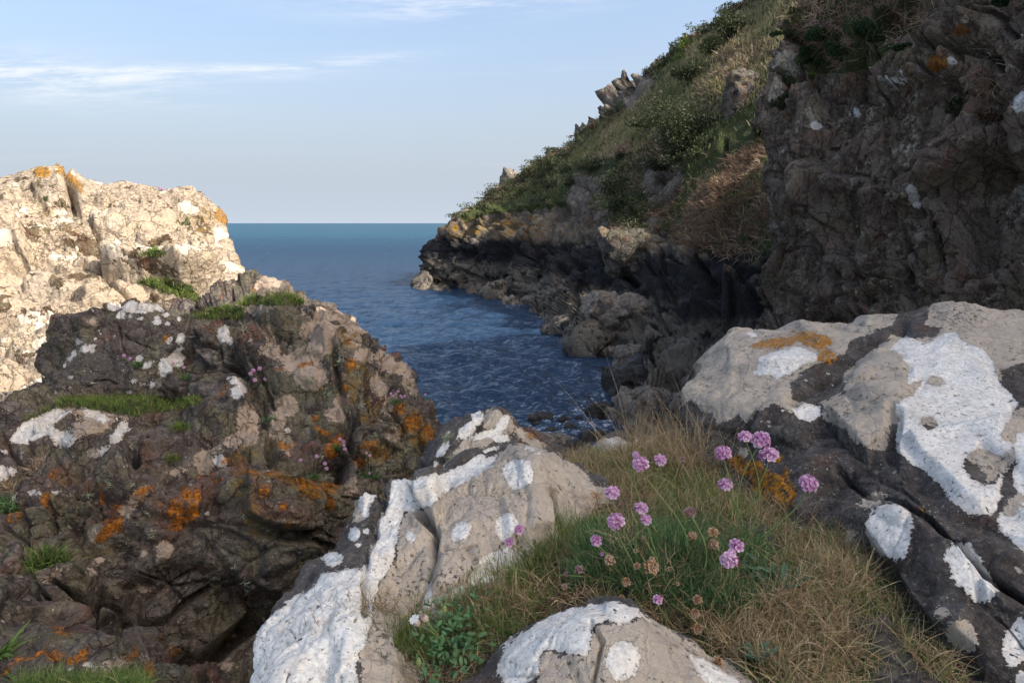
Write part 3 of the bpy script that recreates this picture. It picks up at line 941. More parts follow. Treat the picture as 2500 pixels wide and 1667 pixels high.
# ---------------------------------------------------------------- shaded left outcrop
rows_o = [
    [(-250, 2050, 1.75), (200, 2050, 1.85), (500, 2050, 1.95), (900, 2050, 2.2)],
    [(-250, 1680, 2.25), (200, 1680, 2.35), (500, 1680, 2.5), (700, 1680, 2.7), (960, 1680, 3.0)],
    [(-250, 1500, 2.5), (200, 1500, 2.6), (420, 1500, 2.72), (650, 1500, 2.95), (1000, 1480, 3.3)],
    [(-250, 1380, 2.66), (200, 1380, 2.75), (420, 1350, 2.85), (650, 1340, 3.05), (780, 1350, 3.3), (1040, 1330, 3.6)],
    [(-250, 1215, 2.95), (0, 1205, 2.98), (200, 1200, 3.0), (420, 1170, 3.1), (650, 1150, 3.2), (830, 1190, 3.4), (1080, 1210, 3.85)],
    [(-250, 1120, 3.3), (0, 1090, 3.35), (200, 1070, 3.35), (420, 1080, 3.45), (650, 1080, 3.5), (860, 1120, 3.6), (1095, 1130, 4.0)],
    [(-250, 1010, 3.75), (0, 1030, 3.7), (80, 1000, 3.75), (170, 998, 3.75), (310, 1030, 3.7), (450, 1020, 3.9), (650, 1010, 3.8), (880, 1020, 3.8), (1000, 1020, 3.9), (1090, 1050, 4.2)],
    [(-60, 1000, 4.5), (60, 990, 4.55), (160, 972, 4.7), (300, 965, 4.7), (450, 975, 4.6), (570, 960, 4.2), (650, 960, 4.1), (880, 950, 4.05), (980, 960, 4.15), (1065, 1000, 4.5)],
    [(90, 950, 5.0), (140, 945, 4.85), (300, 900, 4.85), (450, 900, 4.75), (570, 890, 4.5), (660, 890, 4.4), (860, 890, 4.35), (960, 905, 4.6), (1030, 940, 4.9)],
    [(130, 900, 5.3), (200, 850, 5.0), (330, 830, 4.98), (450, 830, 4.9), (560, 820, 4.75), (660, 820, 4.7), (830, 810, 4.75), (900, 830, 4.95), (975, 876, 5.3)],
    [(148, 862, 5.5), (215, 790, 5.15), (330, 770, 5.12), (440, 780, 5.05), (560, 770, 5.0), (700, 765, 5.05), (820, 775, 5.15), (880, 790, 5.4), (930, 835, 5.7)],
    [(190, 800, 5.7), (245, 752, 5.3), (290, 739, 5.25), (350, 747, 5.25), (440, 765, 5.3), (500, 772, 5.5), (560, 758, 5.5), (700, 735, 5.6), (780, 742, 5.6), (850, 768, 5.8), (900, 800, 6.1)],
    [(230, 765, 6.0), (290, 738, 5.6), (440, 764, 5.7), (480, 762, 5.95), (506, 728, 6.3), (530, 700, 6.5), (600, 690, 6.6), (700, 715, 6.5), (780, 731, 6.4), (850, 757, 6.5)],
    [(270, 768, 6.5), (440, 768, 6.5), (495, 745, 6.8), (508, 712, 6.9), (535, 688, 7.0), (560, 674, 7.1), (600, 670, 7.2), (640, 688, 7.1), (700, 707, 7.0), (760, 722, 7.0), (820, 745, 7.0)],
]
Go = loft(rows_o, 2.9, 2.9, wrapR=[(0.05, 0.5, -0.5), (0.1, 1.0, -2.0)], wrapL=[(-0.2, 0.6, -0.5)], back=[(0, 0.6, -0.1), (0, 1.2, -1.2)], down=[(0, -0.2, -2.0)], smooth=2)
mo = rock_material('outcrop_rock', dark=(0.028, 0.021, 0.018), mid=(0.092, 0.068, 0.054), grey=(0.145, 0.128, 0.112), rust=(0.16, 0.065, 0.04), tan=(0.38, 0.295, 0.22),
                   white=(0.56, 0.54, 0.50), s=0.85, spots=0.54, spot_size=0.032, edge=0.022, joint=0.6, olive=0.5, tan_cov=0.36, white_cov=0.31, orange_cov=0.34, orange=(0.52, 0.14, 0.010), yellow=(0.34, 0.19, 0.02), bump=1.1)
W_o = dict(blobs=[(352, 752, 28, 15), (392, 750, 16, 12), (322, 747, 22, 15), (325, 755, 10, 9), (295, 770, 11, 9), (280, 745, 18, 12), (384, 775, 6, 5), (384, 786, 7, 6), (411, 791, 6, 5), (344, 777, 7, 4), (318, 773, 6, 5), (438, 779, 6, 6),
                  (408, 768, 10, 6), (440, 827, 13, 11), (415, 828, 16, 7, -30), (413, 840, 8, 4, -20), (430, 860, 20, 6, -35), (436, 871, 8, 7), (404, 895, 20, 22, 15), (430, 885, 15, 12), (397, 915, 8, 8, 40), (362, 890, 16, 7, -35),
                  (340, 875, 8, 8, -40), (326, 930, 9, 5, -35), (372, 938, 9, 6, -15), (305, 905, 5, 3), (318, 958, 7, 5, -35), (450, 872, 4, 4), (195, 835, 14, 9), (205, 850, 14, 10), (180, 862, 9, 9), (225, 845, 9, 7), (232, 828, 6, 5), (224, 858, 5, 5),
                  (170, 876, 7, 7), (184, 904, 6, 4), (174, 920, 9, 7, -20), (250, 838, 4, 3), (246, 815, 4, 3), (262, 810, 3, 2), (158, 893, 5, 6), (545, 815, 17, 22, 15), (558, 830, 10, 12), (468, 823, 6, 3), (541, 884, 7, 6, -40),
                  (578, 955, 18, 16), (570, 930, 14, 12), (590, 945, 14, 20), (600, 925, 8, 6),
                  (158, 1072, 30, 20), (230, 1010, 34, 13, 10), (255, 1020, 22, 14), (305, 1035, 22, 16, -30), (285, 1060, 24, 12, -40), (290, 1020, 20, 10), (250, 1098, 18, 8, -30), (80, 1202, 20, 9), (35, 1218, 12, 10, -50), (5, 1155, 14, 18), (32, 1150, 11, 9), (12, 1100, 10, 8),
                  (545, 1125, 18, 14, 20), (480, 1225, 4, 4), (700, 1052, 10, 6), (178, 1115, 6, 3), (305, 1138, 8, 4, -30), (140, 1200, 14, 6)],
           polys=[[(15, 1080), (50, 1040), (100, 1010), (150, 995), (178, 1005), (160, 1015), (130, 1035), (140, 1050), (100, 1070), (70, 1085)]])
T_o = dict(blobs=[(225, 1000, 60, 20, 5), (230, 1035, 60, 25, -20), (220, 1105, 26, 12, -15), (226, 785, 14, 9), (660, 690, 20, 14), (640, 700, 30, 10, 30), (770, 800, 30, 14, -20), (790, 830, 34, 20, -40), (735, 880, 34, 20, -30), (760, 920, 30, 24), (740, 925, 20, 14),
                  (660, 830, 30, 9, 60), (660, 860, 24, 10, 20), (700, 990, 22, 20), (680, 1030, 14, 34, 10), (605, 1040, 19, 34), (570, 1075, 22, 20), (500, 1130, 24, 34, 20), (530, 1100, 20, 14), (430, 1150, 34, 10, -25),
                  (330, 1220, 14, 40, 40), (310, 1245, 16, 18), (402, 1338, 22, 24), (232, 1310, 14, 16, -30), (242, 1364, 10, 11), (140, 1398, 40, 14, -25), (120, 1410, 20, 10), (215, 1398, 14, 9), (190, 1400, 6, 6), (350, 1437, 14, 8, 25),
                  (820, 1010, 20, 14), (830, 985, 14, 20), (950, 990, 12, 20, 30), (920, 940, 12, 18), (960, 1060, 12, 14), (855, 1190, 12, 18, 20), (700, 1090, 10, 16), (620, 750, 40, 12, -10), (800, 770, 40, 10, 15), (850, 785, 30, 12, 30),
                  (860, 830, 16, 12), (890, 870, 16, 14), (940, 880, 20, 14, 30), (985, 900, 18, 12, 40), (1000, 940, 20, 12, 50), (930, 950, 12, 20), (960, 900, 12, 8)])
T_o['blobs'] = [(b[0], b[1], b[2] * 1.45, b[3] * 1.45) + tuple(b[4:]) if b[0] > 590 else b for b in T_o['blobs']]
O_o = dict(blobs=[(404, 828, 7, 4, -35), (395, 944, 6, 4, -30), (547, 950, 5, 9, 20), (520, 809, 4, 3), (482, 970, 6, 5), (740, 890, 16, 7, -10), (690, 900, 14, 6), (848, 830, 9, 14), (855, 890, 12, 10), (845, 945, 8, 12), (770, 1020, 12, 10), (780, 1050, 24, 10, 35),
                  (800, 1060, 26, 8, 40), (830, 1080, 16, 20), (805, 1100, 14, 20), (700, 1090, 24, 10, 20), (930, 980, 16, 8, -30), (975, 1000, 14, 18), (1010, 1030, 24, 26), (1040, 1060, 18, 26), (900, 1090, 20, 14), (930, 1110, 20, 12), (880, 1130, 18, 10),
                  (110, 1220, 12, 24, 10), (120, 1240, 8, 10), (250, 1219, 5, 10), (285, 1236, 16, 10), (248, 1184, 6, 3), (270, 1290, 34, 18, -35), (255, 1305, 26, 14, -40), (340, 1202, 10, 7), (355, 1195, 14, 5, -20), (430, 1240, 24, 26), (455, 1210, 16, 24), (470, 1250, 24, 22),
                  (440, 1270, 20, 20), (400, 1230, 30, 6, 10), (480, 1215, 14, 20), (430, 1285, 18, 8), (24, 1265, 6, 9), (45, 1255, 6, 10), (550, 1130, 8, 7), (670, 1160, 50, 7, 8), (730, 1175, 50, 9, 10), (760, 1195, 30, 20), (800, 1190, 30, 16), (640, 1200, 14, 20),
                  (484, 1385, 9, 6, 20), (380, 1560, 14, 8), (430, 1590, 14, 8), (560, 1555, 8, 10), (810, 1230, 14, 22), (700, 1280, 10, 14), (690, 1240, 10, 10)])
Y_o = dict(blobs=[(600, 1180, 30, 34, 20), (610, 1240, 24, 50), (625, 1300, 14, 40), (590, 1110, 30, 14), (870, 960, 14, 44, -20), (900, 1010, 40, 30, 40), (850, 820, 20, 34, -30), (880, 920, 30, 34), (1000, 1040, 60, 40, 40), (930, 1100, 60, 30), (700, 1170, 60, 14, 10), (780, 1200, 50, 24)])
TURF_L = [(110, 1005), (150, 975), (220, 965), (320, 965), (420, 972), (480, 975), (495, 985), (440, 1000), (340, 1015), (290, 1012), (240, 1000), (180, 992), (130, 1000), (60, 1030), (50, 1020)]
TURF_T = [[(462, 780), (500, 760), (545, 745), (600, 755), (595, 780), (540, 782)], [(575, 745), (620, 722), (680, 718), (740, 728), (740, 745), (660, 745), (600, 748)]]
CREV = [([(0, 1270), (50, 1310), (60, 1380), (130, 1330), (200, 1270)], 7, 0.05), ([(190, 1010), (140, 1060), (60, 1120)], 7, 0.07), ([(280, 1080), (320, 1075), (330, 1120)], 16, 0.13), ([(0, 1060), (45, 1110), (50, 1120)], 6, 0.06),
        ([(45, 1200), (60, 1300), (100, 1400), (140, 1500), (180, 1560)], 9, 0.10), ([(120, 1290), (125, 1250), (190, 1250), (235, 1240)], 6, 0.06), ([(235, 1215), (250, 1250), (180, 1330)], 6, 0.06), ([(430, 1055), (500, 1085), (560, 1095), (600, 1100)], 9, 0.12),
        ([(290, 770), (292, 800), (305, 860)], 4, 0.035), ([(305, 815), (335, 835), (370, 850)], 4, 0.035), ([(445, 790), (430, 810), (400, 830)], 4, 0.03), ([(455, 830), (520, 840), (520, 880), (545, 905)], 8, 0.08), ([(470, 880), (475, 930), (455, 975)], 7, 0.07),
        ([(480, 895), (540, 900), (560, 920)], 6, 0.06), ([(225, 930), (260, 925), (280, 935)], 5, 0.04), ([(640, 800), (720, 830), (770, 790), (780, 760)], 8, 0.08), ([(600, 770), (660, 800), (700, 810)], 12, 0.14),
        ([(680, 1120), (760, 1130), (830, 1110), (850, 1160)], 26, 0.40), ([(655, 1080), (690, 1130), (760, 1150)], 16, 0.22), ([(240, 1470), (330, 1510), (420, 1500), (520, 1440)], 11, 0.12), ([(160, 1440), (230, 1530), (290, 1570)], 12, 0.16),
        ([(260, 1430), (250, 1480), (220, 1540)], 6, 0.07), ([(400, 1390), (430, 1440), (500, 1490)], 5, 0.05), ([(340, 1400), (420, 1430), (480, 1390)], 5, 0.05), ([(820, 870), (830, 960), (850, 1050), (900, 1140)], 14, 0.14), ([(940, 870), (960, 960), (1000, 1060)], 9, 0.09),
        ([(880, 850), (900, 930), (930, 1010)], 7, 0.06), ([(620, 890), (650, 960), (640, 1040)], 9, 0.08), ([(380, 960), (470, 1000), (560, 1010)], 10, 0.10), ([(400, 1640), (460, 1590), (560, 1560), (640, 1500)], 24, 0.35)]
BLK = [([(455, 790), (560, 785), (570, 870), (500, 890), (460, 860)], 0.10, 9), ([(490, 800), (515, 800), (520, 835), (470, 835)], 0.05, 6), ([(560, 800), (640, 800), (680, 880), (600, 900), (560, 860)], 0.10, 18), ([(480, 940), (520, 900), (600, 920), (625, 1040), (540, 1085), (440, 1050)], 0.12, 12),
       ([(20, 1080), (90, 1020), (170, 1000), (190, 1010), (140, 1060), (60, 1100)], 0.06, 9), ([(180, 1010), (320, 1040), (320, 1075), (180, 1120), (140, 1080)], 0.06, 9), ([(60, 1205), (120, 1200), (120, 1290), (70, 1340)], 0.05, 7), ([(130, 1210), (230, 1210), (235, 1240), (130, 1280)], 0.05, 7),
       ([(100, 1420), (200, 1380), (245, 1410), (220, 1530), (130, 1540)], 0.13, 14), ([(250, 1420), (330, 1440), (310, 1500), (230, 1540)], 0.09, 12), ([(270, 1540), (380, 1520), (420, 1580), (300, 1600)], 0.09, 14),
       ([(600, 1150), (700, 1160), (840, 1195), (780, 1270), (660, 1300), (580, 1260)], 0.18, 24), ([(640, 730), (770, 745), (780, 790), (690, 800), (600, 760)], 0.10, 12), ([(780, 770), (860, 790), (900, 870), (800, 900), (760, 850)], 0.10, 20)]
oo = rock('shaded_outcrop', Go, mo,
     fac=[dict(size=1.5, amp=0.20, crack=0.03, cw=0.05, k=40), dict(size=0.62, amp=0.15, crack=0.05, k=40, sq=(1.3, 0.9, 0.8), rot=np.array(Matrix.Rotation(R(25), 3, 'Y')), cw=0.09),
          dict(size=0.30, amp=0.075, crack=0.035, sq=(1.3, 0.9, 0.8), rot=np.array(Matrix.Rotation(R(30), 3, 'Y')), cw=0.09), dict(size=0.11, amp=0.022, crack=0.014, cw=0.13)],
     fb=[(0.9, 0.05, 3), (0.16, 0.022, 4), (0.04, 0.006, 2)], rg=[(0.55, 0.10, (1.2, 0.9, 0.9)), (0.17, 0.04, (1.1, 0.9, 0.9))], creases=CREV, blocks=BLK,
     fields_={'white': W_o, 'tan': T_o, 'orange': O_o, 'yellow': Y_o, 'green': dict(polys=[TURF_L] + TURF_T)}, seed=21, nsm=10,
     calm=[([(150, 955), (140, 900), (180, 840), (250, 760), (300, 745), (430, 770), (450, 830), (400, 860), (450, 930), (440, 960)], 0.22, 14), (TURF_L, 0.1, 8), ([(430, 990), (520, 900), (600, 930), (620, 1050), (540, 1080)], 0.4, 12)])
tag(oo, 'dark fractured outcrop in shade with orange and white lichen and grassy ledges', 'rock outcrop')

rows_f = [
    [(-150, 1950, 1.35), (200, 1950, 1.4), (460, 1950, 1.5)],
    [(-150, 1667, 1.72), (200, 1667, 1.75), (425, 1667, 1.85)],
    [(-150, 1580, 1.86), (150, 1580, 1.86), (300, 1600, 1.86), (410, 1640, 1.95)],
    [(-150, 1480, 2.02), (0, 1470, 2.02), (100, 1515, 2.0), (190, 1570, 1.98), (300, 1590, 1.98), (345, 1600, 1.98), (398, 1632, 2.05)],
    [(-150, 1430, 2.2), (0, 1440, 2.2), (60, 1487, 2.18), (95, 1500, 2.15), (150, 1525, 2.12), (190, 1556, 2.1), (245, 1590, 2.1), (300, 1575, 2.1), (345, 1588, 2.1), (375, 1610, 2.1), (395, 1628, 2.12)],
]
Gf = loft(rows_f, 3.2, 3.2, wrapR=[(0.02, 0.12, -0.15), (0, 0.15, -0.6)], back=[(0, 0.1, -0.06), (0, 0.15, -0.5)], down=[(0, -0.1, -0.6)], smooth=2)
of = rock('rock_slab', Gf, mo, fac=[dict(size=0.3, amp=0.08, crack=0.03, cw=0.1), dict(size=0.11, amp=0.03, crack=0.015, cw=0.12)], fb=[(0.12, 0.02, 4)],
     fields_={'orange': dict(blobs=[(90, 1600, 20, 9, -30), (140, 1600, 26, 12, 20), (165, 1610, 14, 14), (195, 1605, 12, 20, 20), (150, 1540, 20, 5, 20), (170, 1548, 12, 5), (10, 1640, 14, 8, -30), (365, 1640, 16, 28), (330, 1595, 14, 8, -35), (48, 1608, 5, 5), (36, 1588, 5, 5), (350, 1660, 20, 20)]),
              'tan': dict(blobs=[(290, 1615, 30, 10, -15), (345, 1613, 16, 13), (255, 1640, 20, 10), (215, 1620, 10, 8)]), 'white': dict(blobs=[(172, 1632, 10, 7), (212, 1622, 8, 5)])}, seed=29)
tag(of, 'low brown slab with bright orange lichen in the bottom left corner', 'rock')

# ---------------------------------------------------------------- rocks round the viewing ledge
mn = dict(dark=(0.032, 0.029, 0.026), mid=(0.088, 0.077, 0.067), grey=(0.135, 0.125, 0.115), rust=(0.12, 0.06, 0.04))
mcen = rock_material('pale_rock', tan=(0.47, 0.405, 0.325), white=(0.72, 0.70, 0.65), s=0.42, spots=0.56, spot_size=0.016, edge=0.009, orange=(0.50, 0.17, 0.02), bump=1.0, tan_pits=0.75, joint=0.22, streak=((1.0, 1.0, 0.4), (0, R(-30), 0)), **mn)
WEST = dict(polys=[
    [(600, 1720), (605, 1600), (640, 1515), (700, 1470), (760, 1430), (790, 1395), (820, 1390), (850, 1385), (885, 1390), (905, 1350), (925, 1290), (945, 1230), (955, 1170), (975, 1165), (1010, 1172), (1060, 1160), (1120, 1140), (1180, 1115), (1215, 1110), (1200, 1140), (1150, 1170), (1110, 1190), (1075, 1215),
     (1045, 1235), (1015, 1245), (985, 1250), (975, 1300), (960, 1370), (935, 1410), (915, 1450), (905, 1520), (900, 1560), (880, 1600), (870, 1720)],
    [(835, 1245), (860, 1205), (885, 1185), (900, 1184), (925, 1203), (905, 1240), (900, 1268), (880, 1255), (870, 1215), (860, 1235)],
    [(915, 1285), (935, 1240), (945, 1275), (925, 1320)],
    [(985, 1580), (1000, 1520), (1030, 1470), (1045, 1420), (1060, 1460), (1130, 1420), (1170, 1380), (1175, 1355), (1240, 1335), (1270, 1360), (1230, 1410), (1160, 1430), (1090, 1480), (1060, 1530), (1010, 1570)]],
    blobs=[(1268, 1155, 40, 36), (1125, 1295, 32, 20, -35), (1235, 1285, 26, 34, 10), (865, 1305, 16, 17), (893, 1296, 10, 10), (876, 1330, 5, 5), (780, 1340, 12, 12), (812, 1366, 22, 18), (790, 1358, 9, 9), (916, 1345, 11, 14), (820, 1258, 9, 12, 30), (1090, 1195, 10, 18, 35),
           (1000, 1310, 12, 12), (930, 1395, 14, 30, 25), (1005, 1365, 14, 5, -35), (1160, 1140, 40, 22, -30), (1300, 1100, 30, 6, 20)])
TANC = dict(polys=[[(880, 1560), (920, 1450), (960, 1370), (985, 1250), (1050, 1235), (1110, 1190), (1200, 1130), (1240, 1085), (1300, 1075), (1400, 1130), (1480, 1200), (1500, 1300), (1300, 1400), (1000, 1700), (880, 1720)]],
            blobs=[(878, 1240, 20, 28, 10), (935, 1295, 16, 20), (810, 1545, 22, 10), (850, 1560, 14, 36, 40), (790, 1600, 10, 16, 20)])
rows_m = [
    [(585, 1950, 0.84), (800, 1950, 0.78), (1000, 1950, 0.76), (1300, 1950, 0.84), (1560, 1850, 1.1)],
    [(607, 1667, 1.08), (680, 1667, 1.0), (850, 1667, 0.95), (1000, 1667, 0.97), (1300, 1667, 1.05), (1530, 1600, 1.3)],
    [(640, 1535, 1.22), (720, 1530, 1.12), (850, 1520, 1.08), (1000, 1530, 1.10), (1300, 1500, 1.2), (1520, 1460, 1.4)],
    [(728, 1440, 1.36), (800, 1420, 1.24), (880, 1410, 1.2), (960, 1420, 1.24), (1040, 1420, 1.22), (1250, 1400, 1.32), (1510, 1370, 1.5)],
    [(778, 1340, 1.5), (840, 1325, 1.38), (920, 1310, 1.38), (1000, 1320, 1.36), (1060, 1330, 1.32), (1150, 1320, 1.34), (1300, 1310, 1.4), (1505, 1300, 1.56)],
    [(835, 1245, 1.64), (880, 1240, 1.54), (940, 1235, 1.52), (1000, 1250, 1.5), (1060, 1245, 1.44), (1150, 1230, 1.46), (1300, 1220, 1.5), (1500, 1255, 1.62)],
    [(852, 1212, 1.72), (890, 1200, 1.62), (928, 1212, 1.62), (955, 1180, 1.6), (1010, 1185, 1.58), (1100, 1175, 1.58), (1200, 1140, 1.62), (1300, 1125, 1.62), (1400, 1160, 1.66), (1492, 1225, 1.7)],
    [(862, 1200, 1.78), (882, 1186, 1.72), (897, 1183, 1.70), (930, 1206, 1.72), (950, 1172, 1.7), (965, 1165, 1.7), (1005, 1174, 1.72), (1060, 1161, 1.76), (1120, 1141, 1.8), (1180, 1116, 1.84), (1240, 1086, 1.88), (1280, 1077, 1.9), (1340, 1097, 1.88), (1400, 1132, 1.84), (1450, 1175, 1.8), (1485, 1212, 1.78)],
]
Gm = loft(rows_m, 3.0, 3.0, wrapR=[(0.08, 0.06, -0.08), (0.05, 0.1, -0.5)], wrapL=[(0.0, 0.12, -0.12), (0.05, 0.3, -0.6)], back=[(0, 0.05, -0.04), (0, 0.12, -0.25), (0, 0.1, -0.6)], down=[(0, -0.05, -0.6)], smooth=2)
om = rock('lichen_boulder', Gm, mcen,
     fac=[dict(size=0.30, amp=0.035, crack=0.010, sq=(0.8, 1, 1.6), rot=np.array(Matrix.Rotation(R(28), 3, 'Y')), cw=0.06), dict(size=0.10, amp=0.010, crack=0.003, sq=(0.7, 1, 1.7), rot=np.array(Matrix.Rotation(R(30), 3, 'Y')), cw=0.08)],
     fb=[(0.35, 0.025, 3), (0.08, 0.008, 4), (0.02, 0.0018, 3)], rg=[(0.20, 0.016, (0.6, 1, 1.8)), (0.07, 0.006, (0.6, 1, 1.8))],
     creases=[([(1050, 1265), (1055, 1340), (1040, 1410), (1000, 1480), (985, 1540)], 22, 0.05), ([(930, 1210), (912, 1290), (895, 1360), (892, 1440), (885, 1500)], 12, 0.04), ([(1020, 1250), (1050, 1270), (1060, 1290)], 16, 0.07),
              ([(1338, 1218), (1345, 1250), (1352, 1300), (1362, 1330)], 14, 0.10), ([(1000, 1180), (1015, 1220), (1030, 1245)], 12, 0.022), ([(1080, 1320), (1110, 1345), (1160, 1330)], 9, 0.02), ([(1140, 1350), (1150, 1380)], 16, 0.02),
              ([(700, 1530), (710, 1550), (680, 1580)], 5, 0.008)],
     blocks=[([(1000, 1175), (1090, 1165), (1070, 1225), (1030, 1245), (1010, 1220)], 0.03, 12), ([(1060, 1340), (1170, 1330), (1180, 1390), (1100, 1460), (1050, 1440)], 0.025, 20), ([(1210, 1220), (1330, 1190), (1335, 1310), (1220, 1330)], 0.02, 16)],
     fields_={'white': WEST, 'tan': TANC, 'orange': dict(blobs=[(1455, 1210, 16, 8, 25)])}, seed=33, nsm=8)
tag(om, 'white and tan lichen crusted boulder beside the flowering turf in the centre', 'boulder')

rows_r = [
    [(950, 1420, 1.85), (1100, 1420, 1.85), (1450, 1380, 1.95)],
    [(985, 1260, 2.05), (1100, 1240, 2.02), (1250, 1220, 2.05), (1450, 1210, 2.15)],
    [(1008, 1180, 2.2), (1060, 1140, 2.14), (1150, 1110, 2.14), (1250, 1110, 2.18), (1440, 1160, 2.3)],
    [(1035, 1110, 2.36), (1080, 1070, 2.3), (1150, 1050, 2.26), (1230, 1050, 2.3), (1330, 1100, 2.38), (1430, 1145, 2.42)],
    [(1060, 1062, 2.5), (1085, 1037, 2.46), (1120, 1022, 2.44), (1145, 1008, 2.42), (1180, 993, 2.42), (1215, 999, 2.44), (1250, 1020, 2.46), (1290, 1052, 2.5), (1330, 1084, 2.5), (1375, 1110, 2.5), (1425, 1140, 2.5)],
]
Gr = loft(rows_r, 3.0, 3.0, wrapR=[(0.05, 0.1, -0.1), (0.1, 0.2, -0.8)], wrapL=[(0.0, 0.15, -0.2), (0, 0.3, -0.9)], back=[(0, 0.08, -0.05), (0.05, 0.25, -0.5), (0, 0.1, -1)], down=[(0, -0.05, -0.9)], smooth=2)
orr = rock('peaked_rock', Gr, mcen,
     fac=[dict(size=0.22, amp=0.05, crack=0.02, sq=(1.6, 1, 0.7), rot=np.array(Matrix.Rotation(R(35), 3, 'Y')), cw=0.08), dict(size=0.09, amp=0.02, crack=0.008, sq=(1.6, 1, 0.7), rot=np.array(Matrix.Rotation(R(35), 3, 'Y')), cw=0.1)], fb=[(0.08, 0.01, 4)],
     fields_={'white': dict(blobs=[(1165, 1020, 16, 20, 20), (1140, 1050, 30, 16, -40), (1190, 1060, 50, 11, -12), (1220, 1070, 30, 10), (1090, 1075, 8, 24, 10), (1075, 1105, 16, 9, -50), (1065, 1130, 8, 16, 20), (1055, 1160, 7, 14), (1085, 1145, 7, 20, 20), (1180, 1110, 44, 7, -30), (1230, 1030, 14, 24, 30)],
                             ), 'tan': dict(blobs=[(1205, 1025, 24, 30), (1150, 1090, 60, 20, -30), (1300, 1080, 60, 14, 38), (1360, 1120, 50, 16, 30), (1235, 1040, 20, 24)]),
              'orange': dict(blobs=[(1300, 1065, 26, 8, 38), (1322, 1083, 14, 7, 30), (1225, 1100, 24, 5, -25), (1070, 1148, 8, 14)])}, seed=37, nsm=8)
tag(orr, 'peaked grey and white rock rising behind the central boulder above the water', 'boulder')

# big boulder on the right
rows_b = [
    [(1690, 1330, 1.55), (1850, 1420, 1.28), (2000, 1600, 1.08), (2200, 1900, 0.84), (2700, 2100, 0.72)],
    [(1690, 1180, 1.95), (1780, 1230, 1.72), (1900, 1270, 1.52), (2030, 1310, 1.40), (2160, 1440, 1.2), (2320, 1667, 1.0), (2700, 1800, 0.86)],
    [(1680, 1080, 2.12), (1780, 1130, 1.86), (1900, 1160, 1.66), (2030, 1200, 1.50), (2160, 1290, 1.32), (2320, 1450, 1.12), (2500, 1620, 1.0), (2700, 1700, 0.92)],
    [(1668, 1010, 2.25), (1780, 1040, 1.98), (1900, 1020, 1.84), (2000, 1080, 1.68), (2100, 1110, 1.54), (2200, 1150, 1.42), (2320, 1270, 1.25), (2500, 1430, 1.08), (2700, 1550, 0.98)],
    [(1662, 965, 2.32), (1780, 975, 2.08), (1900, 965, 1.96), (2000, 1010, 1.82), (2100, 1040, 1.68), (2200, 1060, 1.58), (2350, 1200, 1.36), (2500, 1340, 1.2), (2700, 1450, 1.08)],
    [(1664, 940, 2.38), (1780, 900, 2.28), (1900, 900, 2.14), (2000, 930, 2.02), (2100, 930, 1.9), (2200, 940, 1.8), (2350, 1030, 1.62), (2500, 1120, 1.45), (2700, 1200, 1.3)],
    [(1682, 912, 2.48), (1760, 862, 2.46), (1850, 840, 2.42), (1940, 840, 2.34), (2050, 850, 2.24), (2150, 830, 2.18), (2300, 830, 2.05), (2500, 900, 1.85), (2700, 960, 1.6)],
    [(1705, 888, 2.6), (1740, 862, 2.6), (1800, 815, 2.62), (1855, 793, 2.62), (1885, 795, 2.6), (1940, 795, 2.56), (1990, 802, 2.52), (2050, 803, 2.5), (2078, 795, 2.5), (2100, 788, 2.5), (2115, 767, 2.5), (2170, 758, 2.48), (2230, 751, 2.46), (2270, 735, 2.44), (2330, 727, 2.42), (2370, 728, 2.4), (2420, 742, 2.36), (2500, 752, 2.3), (2700, 790, 2.1)],
]
Gb = loft(rows_b, 3.0, 3.0, wrapR=[(0.25, 0.15, -0.25), (0.1, 0.1, -1.6)], wrapL=[(0.03, 0.12, -0.1), (0.05, 0.3, -0.9)], back=[(0.0, 0.10, -0.03), (0.05, 0.3, -0.35), (0.1, 0.2, -1.2)], down=[(0, -0.05, -0.6)], smooth=2)
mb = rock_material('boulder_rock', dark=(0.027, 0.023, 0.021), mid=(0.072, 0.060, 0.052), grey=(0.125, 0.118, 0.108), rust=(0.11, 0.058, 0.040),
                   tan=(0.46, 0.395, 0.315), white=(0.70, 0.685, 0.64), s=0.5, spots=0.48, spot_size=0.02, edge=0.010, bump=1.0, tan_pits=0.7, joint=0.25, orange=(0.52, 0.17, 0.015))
UPP = [(1640, 1000), (1640, 900), (1850, 760), (2300, 700), (2720, 700), (2720, 1500), (2460, 1260), (2440, 1255), (2400, 1160), (2300, 1040), (2170, 1040), (2170, 1110), (2090, 1080), (2070, 1050), (2040, 1040), (2010, 1020), (2005, 990), (1980, 990), (1930, 1010), (1890, 985),
       (1870, 1000), (1850, 1010), (1820, 1030), (1800, 1005), (1780, 1020), (1750, 1040), (1740, 1010), (1715, 1000), (1690, 975)]
GAPS = [[(1935, 975), (1930, 930), (1990, 890), (2060, 860), (2090, 830), (2130, 810), (2180, 790), (2200, 760), (2270, 745), (2260, 790), (2300, 800), (2280, 830), (2240, 825), (2180, 820), (2130, 850), (2100, 880), (2060, 910), (2060, 960), (1990, 985)],
        [(2440, 905), (2520, 880), (2560, 960), (2480, 1000), (2455, 960)], [(2400, 1200), (2500, 1110), (2520, 1160), (2440, 1260)]]
